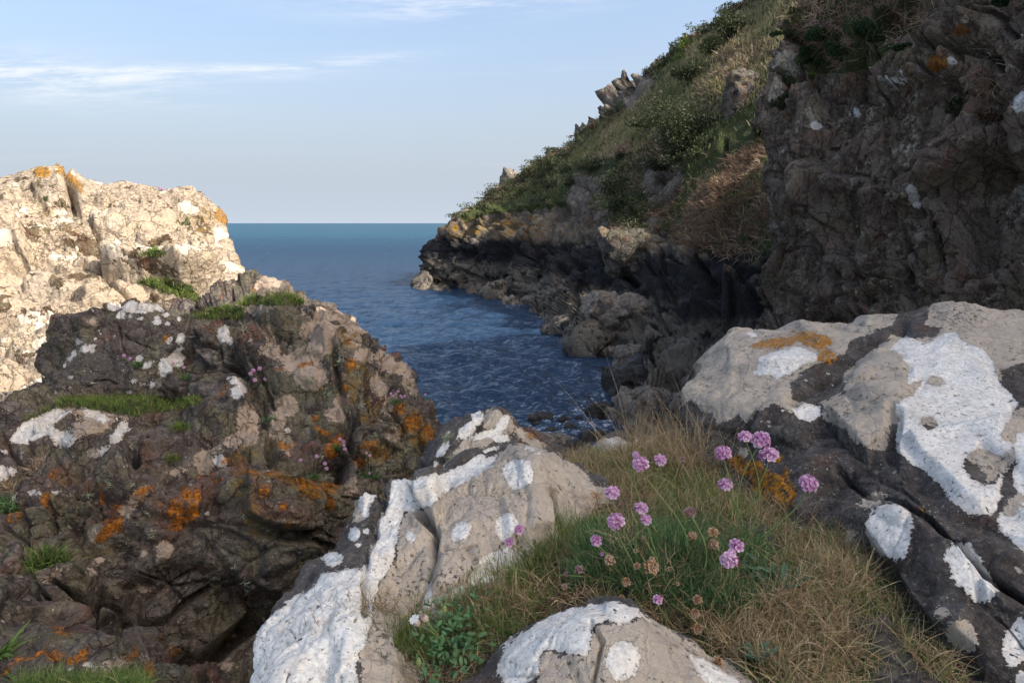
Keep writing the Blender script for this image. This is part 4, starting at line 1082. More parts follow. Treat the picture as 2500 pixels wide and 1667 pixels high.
WB = [[(2172, 850), (2210, 820), (2260, 838), (2300, 812), (2332, 806), (2350, 830), (2400, 850), (2430, 890), (2440, 930), (2490, 985), (2470, 1010), (2450, 1060), (2480, 1100), (2440, 1115), (2400, 1105), (2450, 1165), (2450, 1215), (2425, 1255), (2370, 1258), (2330, 1230), (2290, 1180), (2270, 1160), (2230, 1135), (2185, 1100), (2180, 1070), (2195, 1020), (2180, 985), (2230, 960), (2250, 930), (2220, 935), (2215, 890), (2190, 860)],
      [(1818, 917), (1850, 900), (1855, 870), (1900, 855), (1950, 845), (1995, 860), (2000, 880), (1960, 890), (1930, 915), (1895, 925), (1880, 910), (1850, 920)], [(1935, 1000), (1980, 985), (2005, 990), (2005, 1020), (1980, 1028), (1950, 1020)],
      [(2435, 1290), (2440, 1250), (2500, 1220), (2470, 1180), (2480, 1060), (2560, 1040), (2620, 1400), (2520, 1360)], [(1822, 812), (1840, 808), (1850, 820), (1835, 825)]]
ob = rock('big_boulder', Gb, mb,
     fac=[dict(size=0.40, amp=0.05, crack=0.012, cw=0.06), dict(size=0.13, amp=0.014, crack=0.005, cw=0.08)], fb=[(0.35, 0.025, 3), (0.09, 0.010, 4), (0.02, 0.002, 3)], rg=[(0.24, 0.018, (1.6, 1, 0.7)), (0.08, 0.006, (1.4, 1, 0.8))],
     creases=[([(2150, 1220), (2240, 1230), (2310, 1290), (2400, 1400), (2520, 1480)], 11, 0.055), ([(2030, 1130), (2100, 1190), (2180, 1200), (2260, 1240)], 12, 0.03), ([(1935, 970), (2000, 920), (2100, 850), (2200, 800)], 24, 0.035),
              ([(2010, 1000), (2060, 1060), (2090, 1090)], 9, 0.02), ([(2060, 790), (2110, 800)], 9, 0.02), ([(1760, 1000), (1800, 940), (1870, 930)], 6, 0.012)],
     blocks=[([(2010, 990), (2060, 960), (2170, 980), (2170, 1040), (2110, 1100), (2060, 1040)], 0.03, 14), ([(2100, 1290), (2150, 1210), (2260, 1260), (2400, 1400), (2600, 1560), (2600, 1750), (2400, 1700), (2230, 1480)], 0.05, 26),
             ([(2270, 1160), (2500, 1380), (2600, 1400), (2600, 1000), (2200, 1050)], 0.03, 16)],
     fields_={'tan': dict(polys=[UPP], blobs=[(2130, 1220, 34, 20, -20), (2075, 1305, 14, 32), (2300, 1500, 22, 18, 20), (2345, 1545, 36, 44, -35), (1815, 1105, 12, 12), (2000, 960, 30, 16)]),
              'white': dict(polys=WB, blobs=[(2173, 1295, 58, 70, -12), (2370, 1400, 44, 86, -33), (2490, 1570, 40, 60, 20), (2500, 1660, 24, 30)]), 'green': dict(),
              'orange': dict(blobs=[(1900, 836, 60, 12, -8), (1990, 832, 46, 20, 10), (2020, 870, 24, 16), (1960, 815, 30, 8), (1840, 1150, 60, 26, 25), (1880, 1190, 50, 34), (1915, 1210, 24, 40), (1800, 1130, 30, 20), (1895, 1120, 14, 16), (2252, 1245, 10, 5, 30), (2300, 1555, 6, 5), (1920, 1170, 9, 30)])}, seed=41, nsm=8, calm=[(WB[0], 0.25, 20), (UPP, 0.6, 20)])
# cut the bare dark gaps out of the crusts
Xb, Yb, Wb_ = proj(SURF['big_boulder'][0])
gap = np.maximum.reduce([poly_sd(Xb, Yb, p) for p in GAPS]) * Wb_ / F
a = np.zeros(gap.size, np.float32); ob.data.attributes['tan'].data.foreach_get('value', a)
ob.data.attributes['tan'].data.foreach_set('value', np.minimum(a, -gap.ravel()).astype(np.float32))
spotsw = np.maximum.reduce([ell_sd(Xb, Yb, e) for e in ((2400, 1140, 46, 40, 20), (2268, 1032, 18, 12, 15), (2465, 1235, 24, 22), (2285, 930, 20, 12), (2160, 810, 8, 8))]) * Wb_ / F
ob.data.attributes['white'].data.foreach_get('value', a)
ob.data.attributes['white'].data.foreach_set('value', np.minimum(a, -spotsw.ravel()).astype(np.float32))
tag(ob, 'large boulder with wide white lichen sheets at the right edge of the turf', 'boulder')

# front boulder, bottom centre
rows_k = [
    [(960, 2000, 0.72), (1300, 2000, 0.68), (1700, 2000, 0.70), (1950, 2000, 0.76)],
    [(1000, 1800, 0.82), (1300, 1800, 0.78), (1700, 1800, 0.80), (1900, 1800, 0.86)],
    [(1060, 1667, 0.92), (1170, 1667, 0.88), (1300, 1650, 0.86), (1500, 1640, 0.86), (1700, 1660, 0.88), (1840, 1680, 0.93)],
    [(1150, 1640, 0.95), (1230, 1600, 0.92), (1320, 1560, 0.92), (1450, 1540, 0.92), (1560, 1550, 0.92), (1680, 1610, 0.92), (1815, 1660, 0.95)],
    [(1175, 1622, 1.0), (1230, 1572, 1.0), (1290, 1530, 1.0), (1350, 1502, 1.0), (1420, 1484, 1.0), (1500, 1475, 1.0), (1548, 1480, 1.0), (1590, 1515, 0.99), (1650, 1562, 0.98), (1720, 1606, 0.97), (1790, 1640, 0.97)],
]
Gk = loft(rows_k, 3.0, 3.0, wrapR=[(0.03, 0.02, -0.04), (0.05, 0.03, -0.3)], wrapL=[(-0.03, 0.04, -0.05), (-0.03, 0.05, -0.3)], back=[(0, 0.05, -0.03), (0, 0.06, -0.3)], down=[(0, -0.05, -0.4)], smooth=2)
ok_ = rock('front_boulder', Gk, mcen, fac=[dict(size=0.25, amp=0.03, crack=0.006, cw=0.05), dict(size=0.08, amp=0.006, crack=0.002)], fb=[(0.2, 0.016, 3), (0.05, 0.005, 4)],
     creases=[([(1440, 1520), (1470, 1570), (1450, 1667)], 8, 0.015), ([(1230, 1600), (1300, 1620), (1300, 1667)], 8, 0.012)],
     fields_={'white': dict(polys=[[(1200, 1650), (1230, 1570), (1350, 1495), (1500, 1465), (1555, 1480), (1590, 1515), (1550, 1512), (1530, 1525), (1480, 1515), (1455, 1530), (1440, 1570), (1430, 1595), (1390, 1600), (1340, 1590), (1320, 1610), (1330, 1640), (1260, 1680)], [(1670, 1590), (1720, 1610), (1800, 1650), (1830, 1700), (1740, 1680), (1700, 1640)]],
                             blobs=[(1522, 1612, 44, 46, 10), (1600, 1700, 50, 20)]),
              'tan': dict(polys=[[(1320, 1720), (1330, 1600), (1430, 1590), (1450, 1520), (1560, 1505), (1600, 1510), (1830, 1650), (1830, 1750)]]),
              'orange': dict()}, seed=47, nsm=8)
tag(ok_, 'rounded white lichened boulder cropped at the bottom of the view', 'boulder')

# small spotted rock at the back of the turf
rows_q = [
    [(1400, 1220, 1.9), (1520, 1230, 1.85), (1660, 1220, 1.95)],
    [(1425, 1140, 2.15), (1520, 1150, 2.1), (1640, 1150, 2.2)],
    [(1440, 1108, 2.3), (1468, 1082, 2.32), (1500, 1070, 2.34), (1535, 1066, 2.34), (1570, 1070, 2.34), (1600, 1080, 2.3), (1635, 1110, 2.3)],
]
Gq = loft(rows_q, 2.6, 2.6, wrapR=[(0.03, 0.05, -0.05), (0, 0.1, -0.6)], wrapL=[(-0.02, 0.05, -0.05), (0, 0.1, -0.6)], back=[(0, 0.1, -0.03), (0, 0.15, -0.5)], down=[(0, 0, -0.6)], smooth=2)
oq = rock('small_rock', Gq, mcen, fac=[dict(size=0.1, amp=0.03, crack=0.01)], fb=[(0.05, 0.008, 3)],
     fields_={'tan': dict(blobs=[(1500, 1095, 60, 26), (1590, 1100, 30, 20)]), 'white': dict(blobs=[(1495, 1080, 12, 8), (1520, 1076, 6, 4), (1550, 1080, 7, 9), (1570, 1090, 6, 9), (1460, 1090, 10, 5), (1585, 1078, 12, 5)])}, seed=51, nsm=6)
tag(oq, 'small spotted grey rock at the back of the turf above the water', 'rock')

# turf between the rocks
rows_g = [
    [(700, 2100, 0.68), (1400, 2100, 0.66), (2500, 2300, 0.66)],
    [(780, 1780, 0.90), (1100, 1780, 0.90), (1700, 1780, 0.86), (2400, 1900, 0.84)],
    [(840, 1640, 1.02), (1100, 1640, 1.02), (1500, 1640, 1.00), (1900, 1640, 0.98), (2380, 1760, 0.92)],
    [(930, 1520, 1.16), (1100, 1510, 1.18), (1300, 1500, 1.16), (1600, 1500, 1.12), (1900, 1500, 1.10), (2290, 1580, 1.02)],
    [(1020, 1440, 1.28), (1200, 1410, 1.32), (1400, 1400, 1.28), (1600, 1400, 1.24), (1900, 1400, 1.24), (2200, 1460, 1.18)],
    [(1180, 1340, 1.48), (1300, 1320, 1.48), (1450, 1310, 1.44), (1600, 1300, 1.4), (1850, 1300, 1.42), (2120, 1350, 1.38)],
    [(1300, 1245, 1.68), (1400, 1230, 1.7), (1520, 1210, 1.68), (1700, 1210, 1.66), (1850, 1220, 1.66), (2040, 1250, 1.60)],
    [(1380, 1160, 1.95), (1450, 1150, 2.0), (1550, 1130, 2.0), (1700, 1130, 2.05), (1850, 1160, 1.98), (1950, 1190, 1.9)],
    [(1380, 1110, 2.25), (1440, 1108, 2.3), (1550, 1090, 2.35), (1640, 1070, 2.4), (1740, 1080, 2.35), (1850, 1110, 2.3)],
]
Gg = loft(rows_g, 5, 5, wrapR=[(0.1, 0.05, -0.1), (0.1, 0.05, -0.4)], wrapL=[(-0.05, 0.02, -0.1), (-0.05, 0.05, -0.5)], back=[(0, 0.12, -0.12), (0, 0.1, -0.9)], down=[(0, -0.1, -0.05)], smooth=6)
mg, tg, bgd = new_mat('turf_soil')
Pg = tg.pos()
tg.l.new(tg.ramp(tg.noise(Pg, 30, 7, 0.7), [(0.3, (0.018, 0.012, 0.008)), (0.5, (0.06, 0.042, 0.024)), (0.7, (0.13, 0.095, 0.05))]), bgd.inputs['Base Color'])
bgd.inputs['Roughness'].default_value = 1.0
bpg = tg.n.new('ShaderNodeBump'); bpg.inputs['Distance'].default_value = 0.01
tg.l.new(tg.noise(Pg, 60, 6, 0.7), bpg.inputs['Height']); tg.l.new(bpg.outputs[0], bgd.inputs['Normal'])
Ng = smoothN(gnormal(Gg), 10)
# hummocks, with the thrift cushion raised
Xg_, Yg_, _w = proj(Gg)
hum = fbm(Gg, 0.22, 4, 77) * 0.03
def gauss(x, y, rx, ry):
    return np.exp(-((Xg_ - x) / rx) ** 2 - ((Yg_ - y) / ry) ** 2)
hum += 0.035 * gauss(1680, 1400, 170, 90) + 0.02 * gauss(1450, 1390, 90, 50)
Gg2 = Gg + Ng * hum[..., None]
og = new_mesh('turf_ground', Gg2, grid_faces(*Gg2.shape[:2]), mg)
SURF['turf'] = (Gg2, Ng)
tag(og, 'matted brown soil under the grass', kind='structure')

# ================================================================ PLANTS
def surf_cells(name, polys, excl=(), up=0.0):
    G, N = SURF[name]
    C = (G[:-1, :-1] + G[1:, 1:]) / 2
    A = np.linalg.norm(np.cross(G[1:, 1:] - G[:-1, :-1], G[1:, :-1] - G[:-1, 1:]), axis=-1)
    X, Y, W = proj(C)
    m = np.zeros(X.shape, bool)
    for p in polys:
        m |= poly_sd(X, Y, p) > 0
    for p in excl:
        m &= poly_sd(X, Y, p) < 0
    m &= N[:-1, :-1, 2] > up - 1
    m &= (N[:-1, :-1] * (CAM - C)).sum(-1) > -0.2
    return C[m], A[m], N[:-1, :-1][m], G


def sample(name, polys, n, g, excl=(), clump=None, up=0.0):
    C, A, N, G = surf_cells(name, polys, excl, up)
    p = A.copy()
    if clump:
        p = p * np.clip(fbm(C, clump[0], 3, clump[1]) * 2.2 + clump[2], 0.02, 2)
    i = g.choice(len(C), n, p=p / p.sum())
    r = np.sqrt(A[i])[:, None]
    return C[i] + g.normal(0, 0.4, (n, 3)) * r * np.array([1, 1, 0.2]), N[i]


def blades(P, U, L, wd, lean, curl, droop, g, seg=5, tint=None, flow=None):
    n = len(P)
    L = L * (0.6 + 0.8 * g.random(n)); wd = wd * (0.7 + 0.6 * g.random(n))
    d = U + g.normal(0, 1, (n, 3)) * lean
    if flow is not None:
        d = d + np.array(flow)
    d /= np.linalg.norm(d, axis=1, keepdims=True) + 1e-9
    cv = g.normal(0, 1, (n, 3)) * curl
    side = np.cross(d, g.normal(0, 1, (n, 3)))
    side /= np.linalg.norm(side, axis=1, keepdims=True) + 1e-9
    pos = P.copy(); V = np.zeros((n, seg + 1, 2, 3))
    for k in range(seg + 1):
        t = k / seg
        w_ = (wd * (1 - t ** 2.2) + wd * 0.08)[:, None] * 0.5
        V[:, k, 0] = pos - side * w_; V[:, k, 1] = pos + side * w_
        cv = cv + g.normal(0, 1, (n, 3)) * curl * 0.6
        d = d + cv / seg + np.array([0, 0, -1]) * (droop * t / seg * 3)
        d /= np.linalg.norm(d, axis=1, keepdims=True) + 1e-9
        pos = pos + d * (L / seg)[:, None]
    b = (np.arange(n) * (seg + 1) * 2)[:, None]
    k = np.arange(seg) * 2
    F_ = np.stack([b + k, b + k + 1, b + k + 3, b + k + 2], -1).reshape(-1, 4)
    tn = (g.random(n) if tint is None else tint)
    T = np.repeat(tn, (seg + 1) * 2)
    return V.reshape(-1, 3), F_, T


def join(parts):
    V = []; F_ = []; T = []; o = 0
    for v, f, t in parts:
        V.append(v); F_.append(f + o); T.append(t); o += len(v)
    return np.concatenate(V), np.concatenate(F_), np.concatenate(T)


def blade_obj(name, data, mat, **kw):
    V, F_, T = data
    return new_mesh(name, V, F_, mat, {'tint': T}, smooth=True, **kw)


M_dry = blade_material('dry_grass', [(0.0, (0.15, 0.10, 0.05)), (0.35, (0.38, 0.28, 0.15)), (0.75, (0.60, 0.48, 0.29)), (0.93, (0.30, 0.14, 0.065)), (1.0, (0.60, 0.49, 0.32))])
M_green = blade_material('green_grass', [(0.0, (0.07, 0.13, 0.03)), (0.5, (0.15, 0.25, 0.06)), (0.85, (0.26, 0.33, 0.09)), (1.0, (0.42, 0.38, 0.18))])
M_leaf = blade_material('thrift_leaves', [(0.0, (0.05, 0.11, 0.045)), (0.6, (0.12, 0.24, 0.09)), (1.0, (0.26, 0.36, 0.15))])
M_turf = blade_material('ledge_grass', [(0.0, (0.06, 0.115, 0.022)), (0.6, (0.14, 0.21, 0.04)), (0.9, (0.26, 0.28, 0.08)), (1.0, (0.32, 0.26, 0.12))])
M_pale = blade_material('pale_lichen', [(0.0, (0.26, 0.28, 0.17)), (1.0, (0.48, 0.50, 0.36))], trans=0.1)
M_bracken = blade_material('dead_bracken', [(0.0, (0.12, 0.075, 0.05)), (0.5, (0.36, 0.25, 0.17)), (1.0, (0.60, 0.46, 0.33))])
M_hill = blade_material('hill_grass', [(0.0, (0.13, 0.17, 0.06)), (0.4, (0.29, 0.30, 0.13)), (0.75, (0.50, 0.43, 0.25)), (1.0, (0.60, 0.50, 0.32))])
M_scrub = blade_material('scrub_leaves', [(0.0, (0.042, 0.052, 0.028)), (0.5, (0.085, 0.105, 0.045)), (0.85, (0.14, 0.165, 0.060)), (1.0, (0.22, 0.175, 0.11))])
M_moss = blade_material('cushion_moss', [(0.0, (0.016, 0.04, 0.014)), (0.6, (0.035, 0.075, 0.025)), (1.0, (0.09, 0.12, 0.045))])
M_pink = blade_material('pink_petals', [(0.0, (0.40, 0.08, 0.28)), (0.4, (0.66, 0.26, 0.54)), (0.7, (0.82, 0.48, 0.72)), (1.0, (0.87, 0.72, 0.83))], rough=0.5, trans=0.35)
M_faded = blade_material('faded_petals', [(0.0, (0.25, 0.10, 0.10)), (0.5, (0.45, 0.27, 0.28)), (1.0, (0.66, 0.52, 0.52))], trans=0.25)
M_paper = blade_material('papery_petals', [(0.0, (0.36, 0.17, 0.06)), (0.5, (0.62, 0.38, 0.20)), (1.0, (0.80, 0.70, 0.56))], trans=0.25)
M_calyx = plain_material('calyx_brown', (0.22, 0.10, 0.045), (0.34, 0.18, 0.08), 3.0)
M_stem = plain_material('green_stem', (0.14, 0.22, 0.07), (0.22, 0.25, 0.10), 30.0, trans=0.1)
M_stem2 = plain_material('brown_stem', (0.20, 0.12, 0.06), (0.12, 0.09, 0.04), 30.0, trans=0.1)
M_campl = plain_material('campion_leaf', (0.055, 0.13, 0.045), (0.085, 0.17, 0.07), 4.0, trans=0.2)
M_plant = plain_material('plantain_leaf', (0.055, 0.105, 0.06), (0.10, 0.16, 0.10), 4.0, trans=0.2)
M_white = plain_material('white_petal', (0.75, 0.75, 0.72), (0.82, 0.82, 0.80), 3.0, trans=0.3)
M_bladder = plain_material('bladder_calyx', (0.50, 0.33, 0.29), (0.62, 0.50, 0.42), 2.0, trans=0.25)

g = np.random.default_rng(12)
NEAR = [[(820, 1740), (860, 1600), (930, 1500), (1030, 1440), (1150, 1380), (1250, 1330), (1330, 1270), (1420, 1230), (1390, 1150), (1400, 1100), (1500, 1110), (1640, 1080), (1720, 1090), (1800, 1180), (1930, 1250), (2050, 1290), (2160, 1400), (2280, 1570), (2380, 1740), (1850, 1720), (1780, 1650), (1600, 1520), (1500, 1480), (1350, 1510), (1170, 1640), (1100, 1720)]]
CUSHION = [(1430, 1300), (1560, 1290), (1760, 1290), (1880, 1350), (1930, 1440), (1840, 1500), (1650, 1490), (1520, 1440), (1400, 1430)]

# matted dry grass
parts = []
P, N = sample('turf', NEAR, 15000, g, excl=[CUSHION], clump=(0.12, 5, 0.9))
parts.append(blades(P, N * 0.5 + np.array([0, 0, 0.2]), 0.062, 0.0013, 1.1, 1.0, 0.35, g, 7))
P, N = sample('turf', NEAR, 3500, g, clump=(0.2, 9, 0.6))
parts.append(blades(P, N * 0.6, 0.045, 0.0012, 0.9, 0.7, 0.2, g, 4))
P, N = sample('turf', [[(2000, 1250), (2160, 1400), (2290, 1600), (2380, 1740), (1850, 1720), (1720, 1560), (1850, 1500), (1960, 1430)]], 4800, g, clump=(0.07, 15, 0.35))
parts.append(blades(P + N * 0.010, N * 0.05, 0.065, 0.0014, 1.0, 1.2, 0.15, g, 8, tint=np.clip(g.normal(0.62, 0.24, 4800), 0, 1)))
o = blade_obj('dry_grass', join(parts), M_dry)
tag(o, 'tangled straw coloured dead grass between the boulders', kind='stuff')
# green grass through it
parts = []
P, N = sample('turf', NEAR, 11000, g, excl=[CUSHION], clump=(0.16, 25, 0.5))
parts.append(blades(P, N + np.array([0, 0, 0.2]), 0.042, 0.0012, 0.7, 0.35, 0.25, g, 5))
P, N = sample('turf', [[(880, 1640), (960, 1520), (1080, 1430), (1200, 1360), (1310, 1290), (1400, 1240), (1440, 1330), (1330, 1400), (1150, 1520), (1050, 1640)]], 4500, g, clump=(0.1, 27, 0.8))
parts.append(blades(P, N + np.array([0, 0, 0.5]), 0.055, 0.0012, 0.6, 0.3, 0.2, g, 5))
o = blade_obj('green_grass', join(parts), M_green)
tag(o, 'fine green grass growing up through the dead grass', kind='stuff')
P, N = sample('turf', NEAR, 6000, g, excl=[CUSHION], clump=(0.07, 35, 0.2))
tag(blade_obj('short_grass', blades(P + N * 0.004, N * 0.5, 0.036, 0.0012, 0.9, 0.5, 0.1, g, 4, tint=np.clip(g.normal(0.45, 0.3, 6000), 0, 1)), M_green), 'short green blades threading the straw', kind='stuff')
P, N = sample('turf', NEAR, 2600, g, clump=(0.1, 37, 0.5))
P2, N2 = sample('turf', [CUSHION], 700, g, clump=(0.08, 39, 0.5))
tag(blade_obj('dead_stems', blades(P2 + N2 * 0.02, N2 * 0.3, 0.06, 0.0011, 1.0, 0.8, 0.1, g, 6), M_dry), 'dead stems lying through the thrift cushion', kind='stuff')
tag(blade_obj('plant_litter', blades(P + N * 0.006, N * 0.05, 0.020, 0.0030, 1.0, 0.9, 0.0, g, 3, tint=np.clip(g.normal(0.25, 0.2, 2600), 0, 1)), M_dry), 'brown leaf litter caught in the turf', kind='stuff')
# tall bleached tussock at the back against the big boulder
parts = []
for (px, py, n, L) in ((1640, 1130, 300, 0.20), (1700, 1150, 260, 0.19), (1600, 1120, 170, 0.16), (1740, 1210, 170, 0.12), (1520, 1130, 200, 0.09), (1440, 1120, 200, 0.07), (1850, 1230, 120, 0.08), (1560, 1100, 30, 0.26), (1680, 1090, 30, 0.27)):
    c = pt(px, py + 25, 1.98 if py < 1200 else 1.72)
    P = c + g.normal(0, 1, (n, 3)) * np.array([0.06, 0.05, 0.006])
    parts.append(blades(P, np.tile([(-0.25 if px > 1620 else 0.0), -0.1, 1.0], (n, 1)), L, 0.0013, 0.42, 0.35, 0.35, g, 7, tint=np.clip(g.normal(0.6, 0.2, n), 0, 1)))
root = blade_obj('grass_tussock', join(parts), M_dry)
tag(root, 'tall bleached grass tussock leaning against the big right boulder', 'grass tussock')
# strands over the foot of the big boulder
parts = []
for (px, py, D, n, L) in ((2050, 1200, 1.62, 26, 0.09), (2110, 1150, 1.6, 16, 0.09), (1990, 1260, 1.5, 30, 0.10), (2160, 1400, 1.28, 50, 0.08), (2250, 1520, 1.12, 60, 0.07), (900, 1490, 1.17, 260, 0.05), (870, 1500, 1.12, 160, 0.045), (980, 1220, 2.0, 60, 0.07), (1350, 1330, 1.42, 60, 0.06)):
    c = pt(px, py, D)
    P = c + g.normal(0, 1, (n, 3)) * np.array([0.03, 0.02, 0.008])
    parts.append(blades(P, np.tile([0, -0.3, 0.7], (n, 1)), L, 0.0011, 0.6, 0.6, 0.3, g, 7, tint=np.clip(g.normal(0.35, 0.25, n), 0, 1)))
tag(blade_obj('grass_strands', join(parts), M_dry), 'wiry brown grass rooted in the boulder cracks', kind='stuff')


# ------------------------------------------------ thrift
def frame_from(d):
    d = np.array(d, float); d /= np.linalg.norm(d)
    a = np.cross(d, [0.3, 1, 0.1]); a /= np.linalg.norm(a)
    return a, np.cross(d, a), d


def head_mesh(name, n, cover, psize, gg, inner=0.55, flop=0.5):
    V = []; F_ = []; T = []
    for k in range(n):
        u = (k + 0.5) / n
        ct = 1 - u * cover
        st = math.sqrt(max(0, 1 - ct * ct)); a = k * 2.399 + gg.random() * 0.4
        dr = np.array([st * math.cos(a), st * math.sin(a), ct])
        dr = dr + gg.normal(0, 0.08, 3)
        e1, e2, dn = frame_from(dr)
        c = dn * (inner + 0.12 * gg.random()) * np.array([1, 1, 0.85])
        base_t = gg.uniform(0.3, 0.95)
        ph = gg.random() * 6.28
        tw = gg.uniform(0.25, 0.7) * flop
        for q in range(5):
            aa = ph + q * 1.2566
            r_ = math.cos(aa) * e1 + math.sin(aa) * e2
            s_ = -math.sin(aa) * e1 + math.cos(aa) * e2
            out = r_ * (1 - tw) + dn * tw
            out /= np.linalg.norm(out)
            L = psize * gg.uniform(0.85, 1.15); w_ = L * 0.42
            b = len(V)
            V += [c - dn * 0.10, c + out * L * 0.55 - s_ * w_, c + out * L * 0.95 - s_ * w_ * 0.55 + dn * 0.03, c + out * L * 1.0, c + out * L * 0.95 + s_ * w_ * 0.55 + dn * 0.03, c + out * L * 0.55 + s_ * w_, c + out * L * 0.5 + dn * 0.04]
            T += [0.1, base_t, base_t + 0.2, base_t + 0.25, base_t + 0.2, base_t, base_t - 0.15]
            F_ += [[b, b + 1, b + 2, b + 6], [b + 6, b + 2, b + 3, b + 4], [b, b + 6, b + 4, b + 5]]
    V = np.array(V); F_ = np.array(F_, np.int32)
    me = bpy.data.meshes.new(name)
    me.from_pydata(V.tolist(), [], F_.tolist())
    at = me.attributes.new('tint', 'FLOAT', 'POINT'); at.data.foreach_set('value', np.clip(np.array(T, np.float32), 0, 1))
    return me


def calyx_mesh(name, gg, spread=0.55, n=14):
    V = []; F_ = []
    for k in range(n):
        a = k * 6.283 / n + gg.random() * 0.3
        r = spread * gg.uniform(0.8, 1.15)
        t = np.array([math.cos(a), math.sin(a), 0]); s_ = np.array([-math.sin(a), math.cos(a), 0])
        b = len(V)
        V += [t * 0.06 + [0, 0, -0.50], t * r * 0.7 - s_ * 0.14 + [0, 0, -0.28], t * r + [0, 0, gg.uniform(-0.05, 0.12)], t * r * 0.7 + s_ * 0.14 + [0, 0, -0.28]]
        F_.append([b, b + 1, b + 2, b + 3])
    # domed core
    b = len(V)
    for i in range(5):
        ph = i / 4 * 1.6
        for j in range(8):
            V.append(np.array([math.cos(j * .785) * math.sin(ph) * 0.5, math.sin(j * .785) * math.sin(ph) * 0.5, math.cos(ph) * 0.42 - 0.05]))
    for i in range(4):
        for j in range(8):
            F_.append([b + i * 8 + j, b + i * 8 + (j + 1) % 8, b + (i + 1) * 8 + (j + 1) % 8, b + (i + 1) * 8 + j])
    me = bpy.data.meshes.new(name)
    me.from_pydata([tuple(v) for v in V], [], F_)
    me.materials.append(M_calyx)
    return me


gg = np.random.default_rng(5)
HEADS = {'pink': [head_mesh('thrift_head', 17, 1.2, 0.58, gg) for _ in range(4)],
         'open': [head_mesh('thrift_head_open', 9, 1.0, 0.72, gg) for _ in range(2)],
         'faded': [head_mesh('thrift_head_faded', 16, 1.1, 0.34, gg, 0.5, 1.1) for _ in range(2)],
         'paper': [head_mesh('thrift_head_papery', 18, 1.2, 0.42, gg, 0.45, 1.3) for _ in range(3)],
         'bud': [head_mesh('thrift_bud', 9, 0.8, 0.30, gg, 0.5, 1.5)]}
for k, l in HEADS.items():
    for me in l:
        me.materials.append({'pink': M_pink, 'open': M_pink, 'faded': M_faded, 'paper': M_paper, 'bud': M_faded}[k])
CAL = [calyx_mesh('calyx', gg) for _ in range(3)]


def tube(pts, r0, r1, sides=5):
    pts = np.array(pts); n = len(pts)
    T = np.gradient(pts, axis=0); T /= np.linalg.norm(T, axis=1, keepdims=True)
    a = np.cross(T, [0.2, 1, 0.3]); a /= np.linalg.norm(a, axis=1, keepdims=True)
    b = np.cross(T, a)
    r = np.linspace(r0, r1, n)[:, None, None]
    th = np.arange(sides) * 6.2832 / sides
    V = pts[:, None] + r * (np.cos(th)[None, :, None] * a[:, None] + np.sin(th)[None, :, None] * b[:, None])
    i = np.arange(n * sides).reshape(n, sides)
    F_ = np.stack([i[:-1], np.roll(i, -1, 1)[:-1], np.roll(i, -1, 1)[1:], i[1:]], -1).reshape(-1, 4)
    return V.reshape(-1, 3), F_


def bez(p0, p1, p2, p3, n=12):
    t = np.linspace(0, 1, n)[:, None]
    return (1 - t) ** 3 * p0 + 3 * (1 - t) ** 2 * t * p1 + 3 * (1 - t) * t * t * p2 + t ** 3 * p3


def add_flower(root, head, base, r, kind, gg, stem_r=0.0012, brown=False, bow=0.15, tilt=None, detail=True):
    head = np.array(head); base = np.array(base)
    L = np.linalg.norm(head - base)
    b = gg.normal(0, bow, 3) * L * np.array([1, 0.4, 0.1])
    up = np.array([0, 0, 1.0])
    d = (head - base) / L
    axis = d * 0.8 + up * 0.4 + gg.normal(0, 0.16, 3) + np.array([0, -0.30, 0]) if tilt is None else np.array(tilt, float)
    axis /= np.linalg.norm(axis)
    if L > r * 1.5:
        V, F_ = tube(bez(base, base + up * L * 0.3 + b, head - axis * L * 0.35 + b * 0.5, head - axis * r * 0.45), stem_r * 1.2, stem_r)
        st = new_mesh('stem', V, F_, M_stem2 if brown else M_stem, origin=base)
        child(st, root)
    e1, e2, dn = frame_from(axis)
    Mx = Matrix(((e1[0], e2[0], dn[0]), (e1[1], e2[1], dn[1]), (e1[2], e2[2], dn[2])))
    h = bpy.data.objects.new('flower_head', HEADS[kind][int(gg.integers(len(HEADS[kind])))])
    sc.collection.objects.link(h)
    h.location = Vector(head.tolist())
    h.rotation_euler = Mx.to_euler()
    h.scale = (r * 1.08, r * 1.08, r * (1.0 if kind in ('pink', 'open') else 1.15))
    child(h, root)
    if kind in ('faded', 'paper', 'bud'):
        h['label'] = {'faded': 'fading flower head with brown base', 'paper': 'dry papery flower head', 'bud': 'small closed bud'}[kind]
    if detail:
        c = bpy.data.objects.new('calyx', CAL[int(gg.integers(len(CAL)))])
        sc.collection.objects.link(c)
        c.parent = h


def turf_pt(px, py, name='turf'):
    G, N = SURF[name]
    X, Y, W = proj(G)
    vis = (N * (CAM - G)).sum(-1) > 0
    q = (X - px) ** 2 + (Y - py) ** 2 + np.where(vis, 0, 1e6)
    q = q + np.where(W < np.median(W) * 3, 0, 1e5)
    i = np.unravel_index(np.argmin(q + W * 2), q.shape)
    return G[i]


